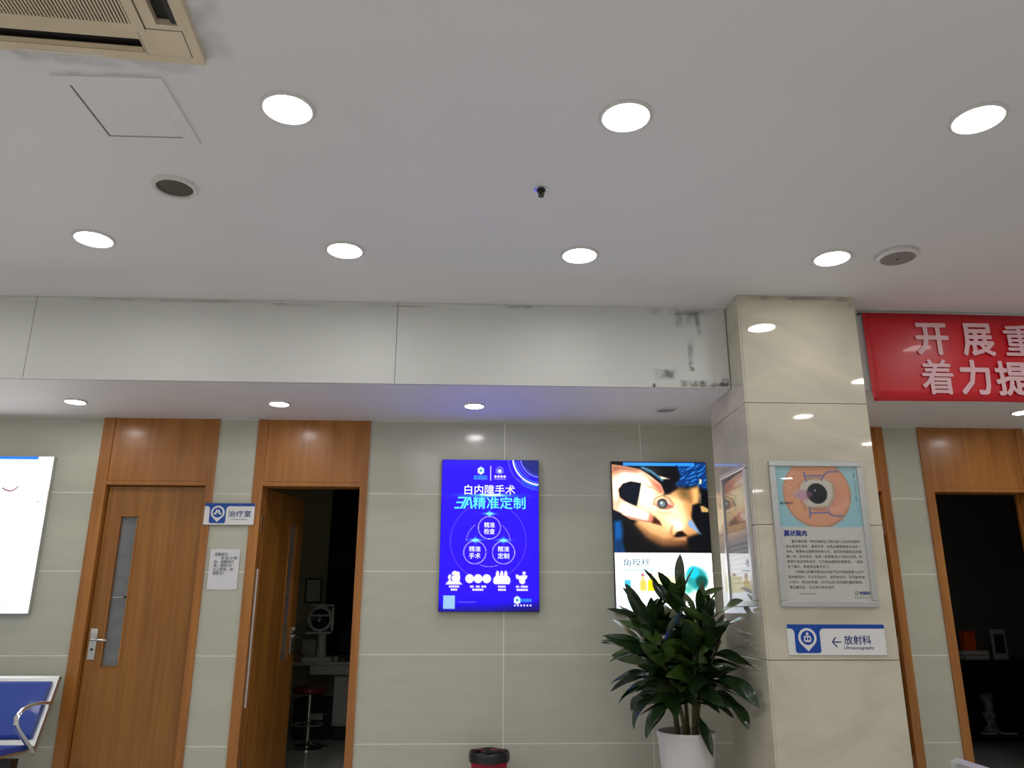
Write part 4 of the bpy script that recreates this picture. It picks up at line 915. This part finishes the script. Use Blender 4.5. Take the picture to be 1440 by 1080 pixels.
# ================================================================== DARK ROOM ON THE RIGHT
t = thing('black_sideboard', 'black open sideboard in the dark room beyond the right door', 'sideboard', (5.2, 8.02, 0))
bbx('top', 'black_furniture', t, -.75, .85, -.2, .3, .725, .755); bbx('back_panel', 'black_furniture', t, -.75, .85, .28, .30, 0, .725); bbx('side_panel', 'black_furniture', t, -.75, -.72, -.2, .28, 0, .725); bbx('side_panel', 'black_furniture', t, .82, .85, -.2, .28, 0, .725); bbx('shelf', 'black_furniture', t, -.72, .82, -.2, .28, .06, .085)
t = thing('orange_box', 'small bright orange box on books on the black sideboard', 'box', (4.87, 7.92, .845)); bbx('body', 'orange_box', t, -.055, .055, -.04, .04, 0, .15, b=.004); bbx('lid', 'orange_box', t, -.057, .057, -.042, .042, .15, .18, b=.004)
for i in range(2):
    o = thing('book', ('grey book lying under the orange box', 'grey book lying at the bottom of the pile on the black sideboard')[1-i], 'book', (4.91, 7.96, .757+.044*i), .1-.15*i, 'books on the black sideboard'); bbx('cover', 'book_cover', o, -.13, .13, -.09, .09, 0, .006, b=.001); bbx('cover', 'book_cover', o, -.13, .13, -.09, .09, .036, .042, b=.001); bx('pages', 'book_paper', o, -.125, .125, -.085, .085, .006, .036)
t = thing('photo_stand', 'white framed photograph standing on the black sideboard', 'photo frame', (5.17, 7.9, .756), .1); bbx('frame', 'desk_white', t, -.075, .075, -.01, .01, 0, .29); bx('photo', 'device_dark', t, -.055, .055, -.0118, -.0103, .06, .24); bx('strut', 'black_plastic', t, -.01, .01, .01, .06, 0, .012)
t = thing('ornament', 'grey carved ornament on the low shelf of the black sideboard', 'ornament', (4.99, 7.94, .085)); b = MB()
b.lathe([(.05, 0), (.06, .03), (.035, .08), (.055, .16), (.03, .22), (.05, .29), (.06, .34), (.02, .36)], 12, cap0=True, cap1=True); b.v = [(x*(1+.35*math.sin(z*40+y*30)), y*(1+.3*math.cos(z*33)), z) for x, y, z in b.v]; b.build('body', 'ornament', t); bbx('plinth', 'ornament', t, -.07, .07, -.06, .06, 0, .02)
for i, (x, rz) in enumerate(((4.90, .3), (5.10, -.15))):
    o = thing('magazine', ('pale magazine left of the ornament on the low shelf', 'pale magazine right of the ornament on the low shelf')[i], 'magazine', (x, 7.865, .086), rz, 'magazines on the low shelf'); bbx('cover', 'book_paper', o, -.07, .07, -.03, .03, 0, .006, b=.001); bx('pages', 'desk_white', o, -.067, .067, -.028, .028, .006, .012)
t = thing('red_bag', 'red cloth bag on the floor at the right of the dark room', 'bag', (5.22, 7.55, 0)); b = MB(); b.lathe([(.06, 0), (.11, .05), (.12, .25), (.09, .45), (.03, .52)], 20, cap0=True, cap1=True); b.build('body', 'red_cloth', t, smooth=True); MB().tube([(-.05, 0, .48), (-.05, 0, .60), (.05, 0, .60), (.05, 0, .48)], .008, 6).build('handle', 'red_cloth', t)
t = thing('amber_curtain', 'amber curtain hanging at the right inside the dark room', 'curtain', (5.3, 7.3, 0)); b = MB(); n = 40; vs = []
for z in (1.75, 2.1, 2.5):
    for i in range(n+1): vs.append((-.12+.5*i/n+(2.5-z)*.06, .02*math.sin(i*.9), z))
b.add(vs, [(j*(n+1)+i, j*(n+1)+i+1, (j+1)*(n+1)+i+1, (j+1)*(n+1)+i) for j in range(2) for i in range(n)]); o = b.build('fabric', 'amber_cloth', t, smooth=True); o.modifiers.new('t', 'SOLIDIFY').thickness = .003
MB().tube([(-.2, 0, 2.52), (.9, 0, 2.52)], .01, 8).build('rod', 'steel', t)
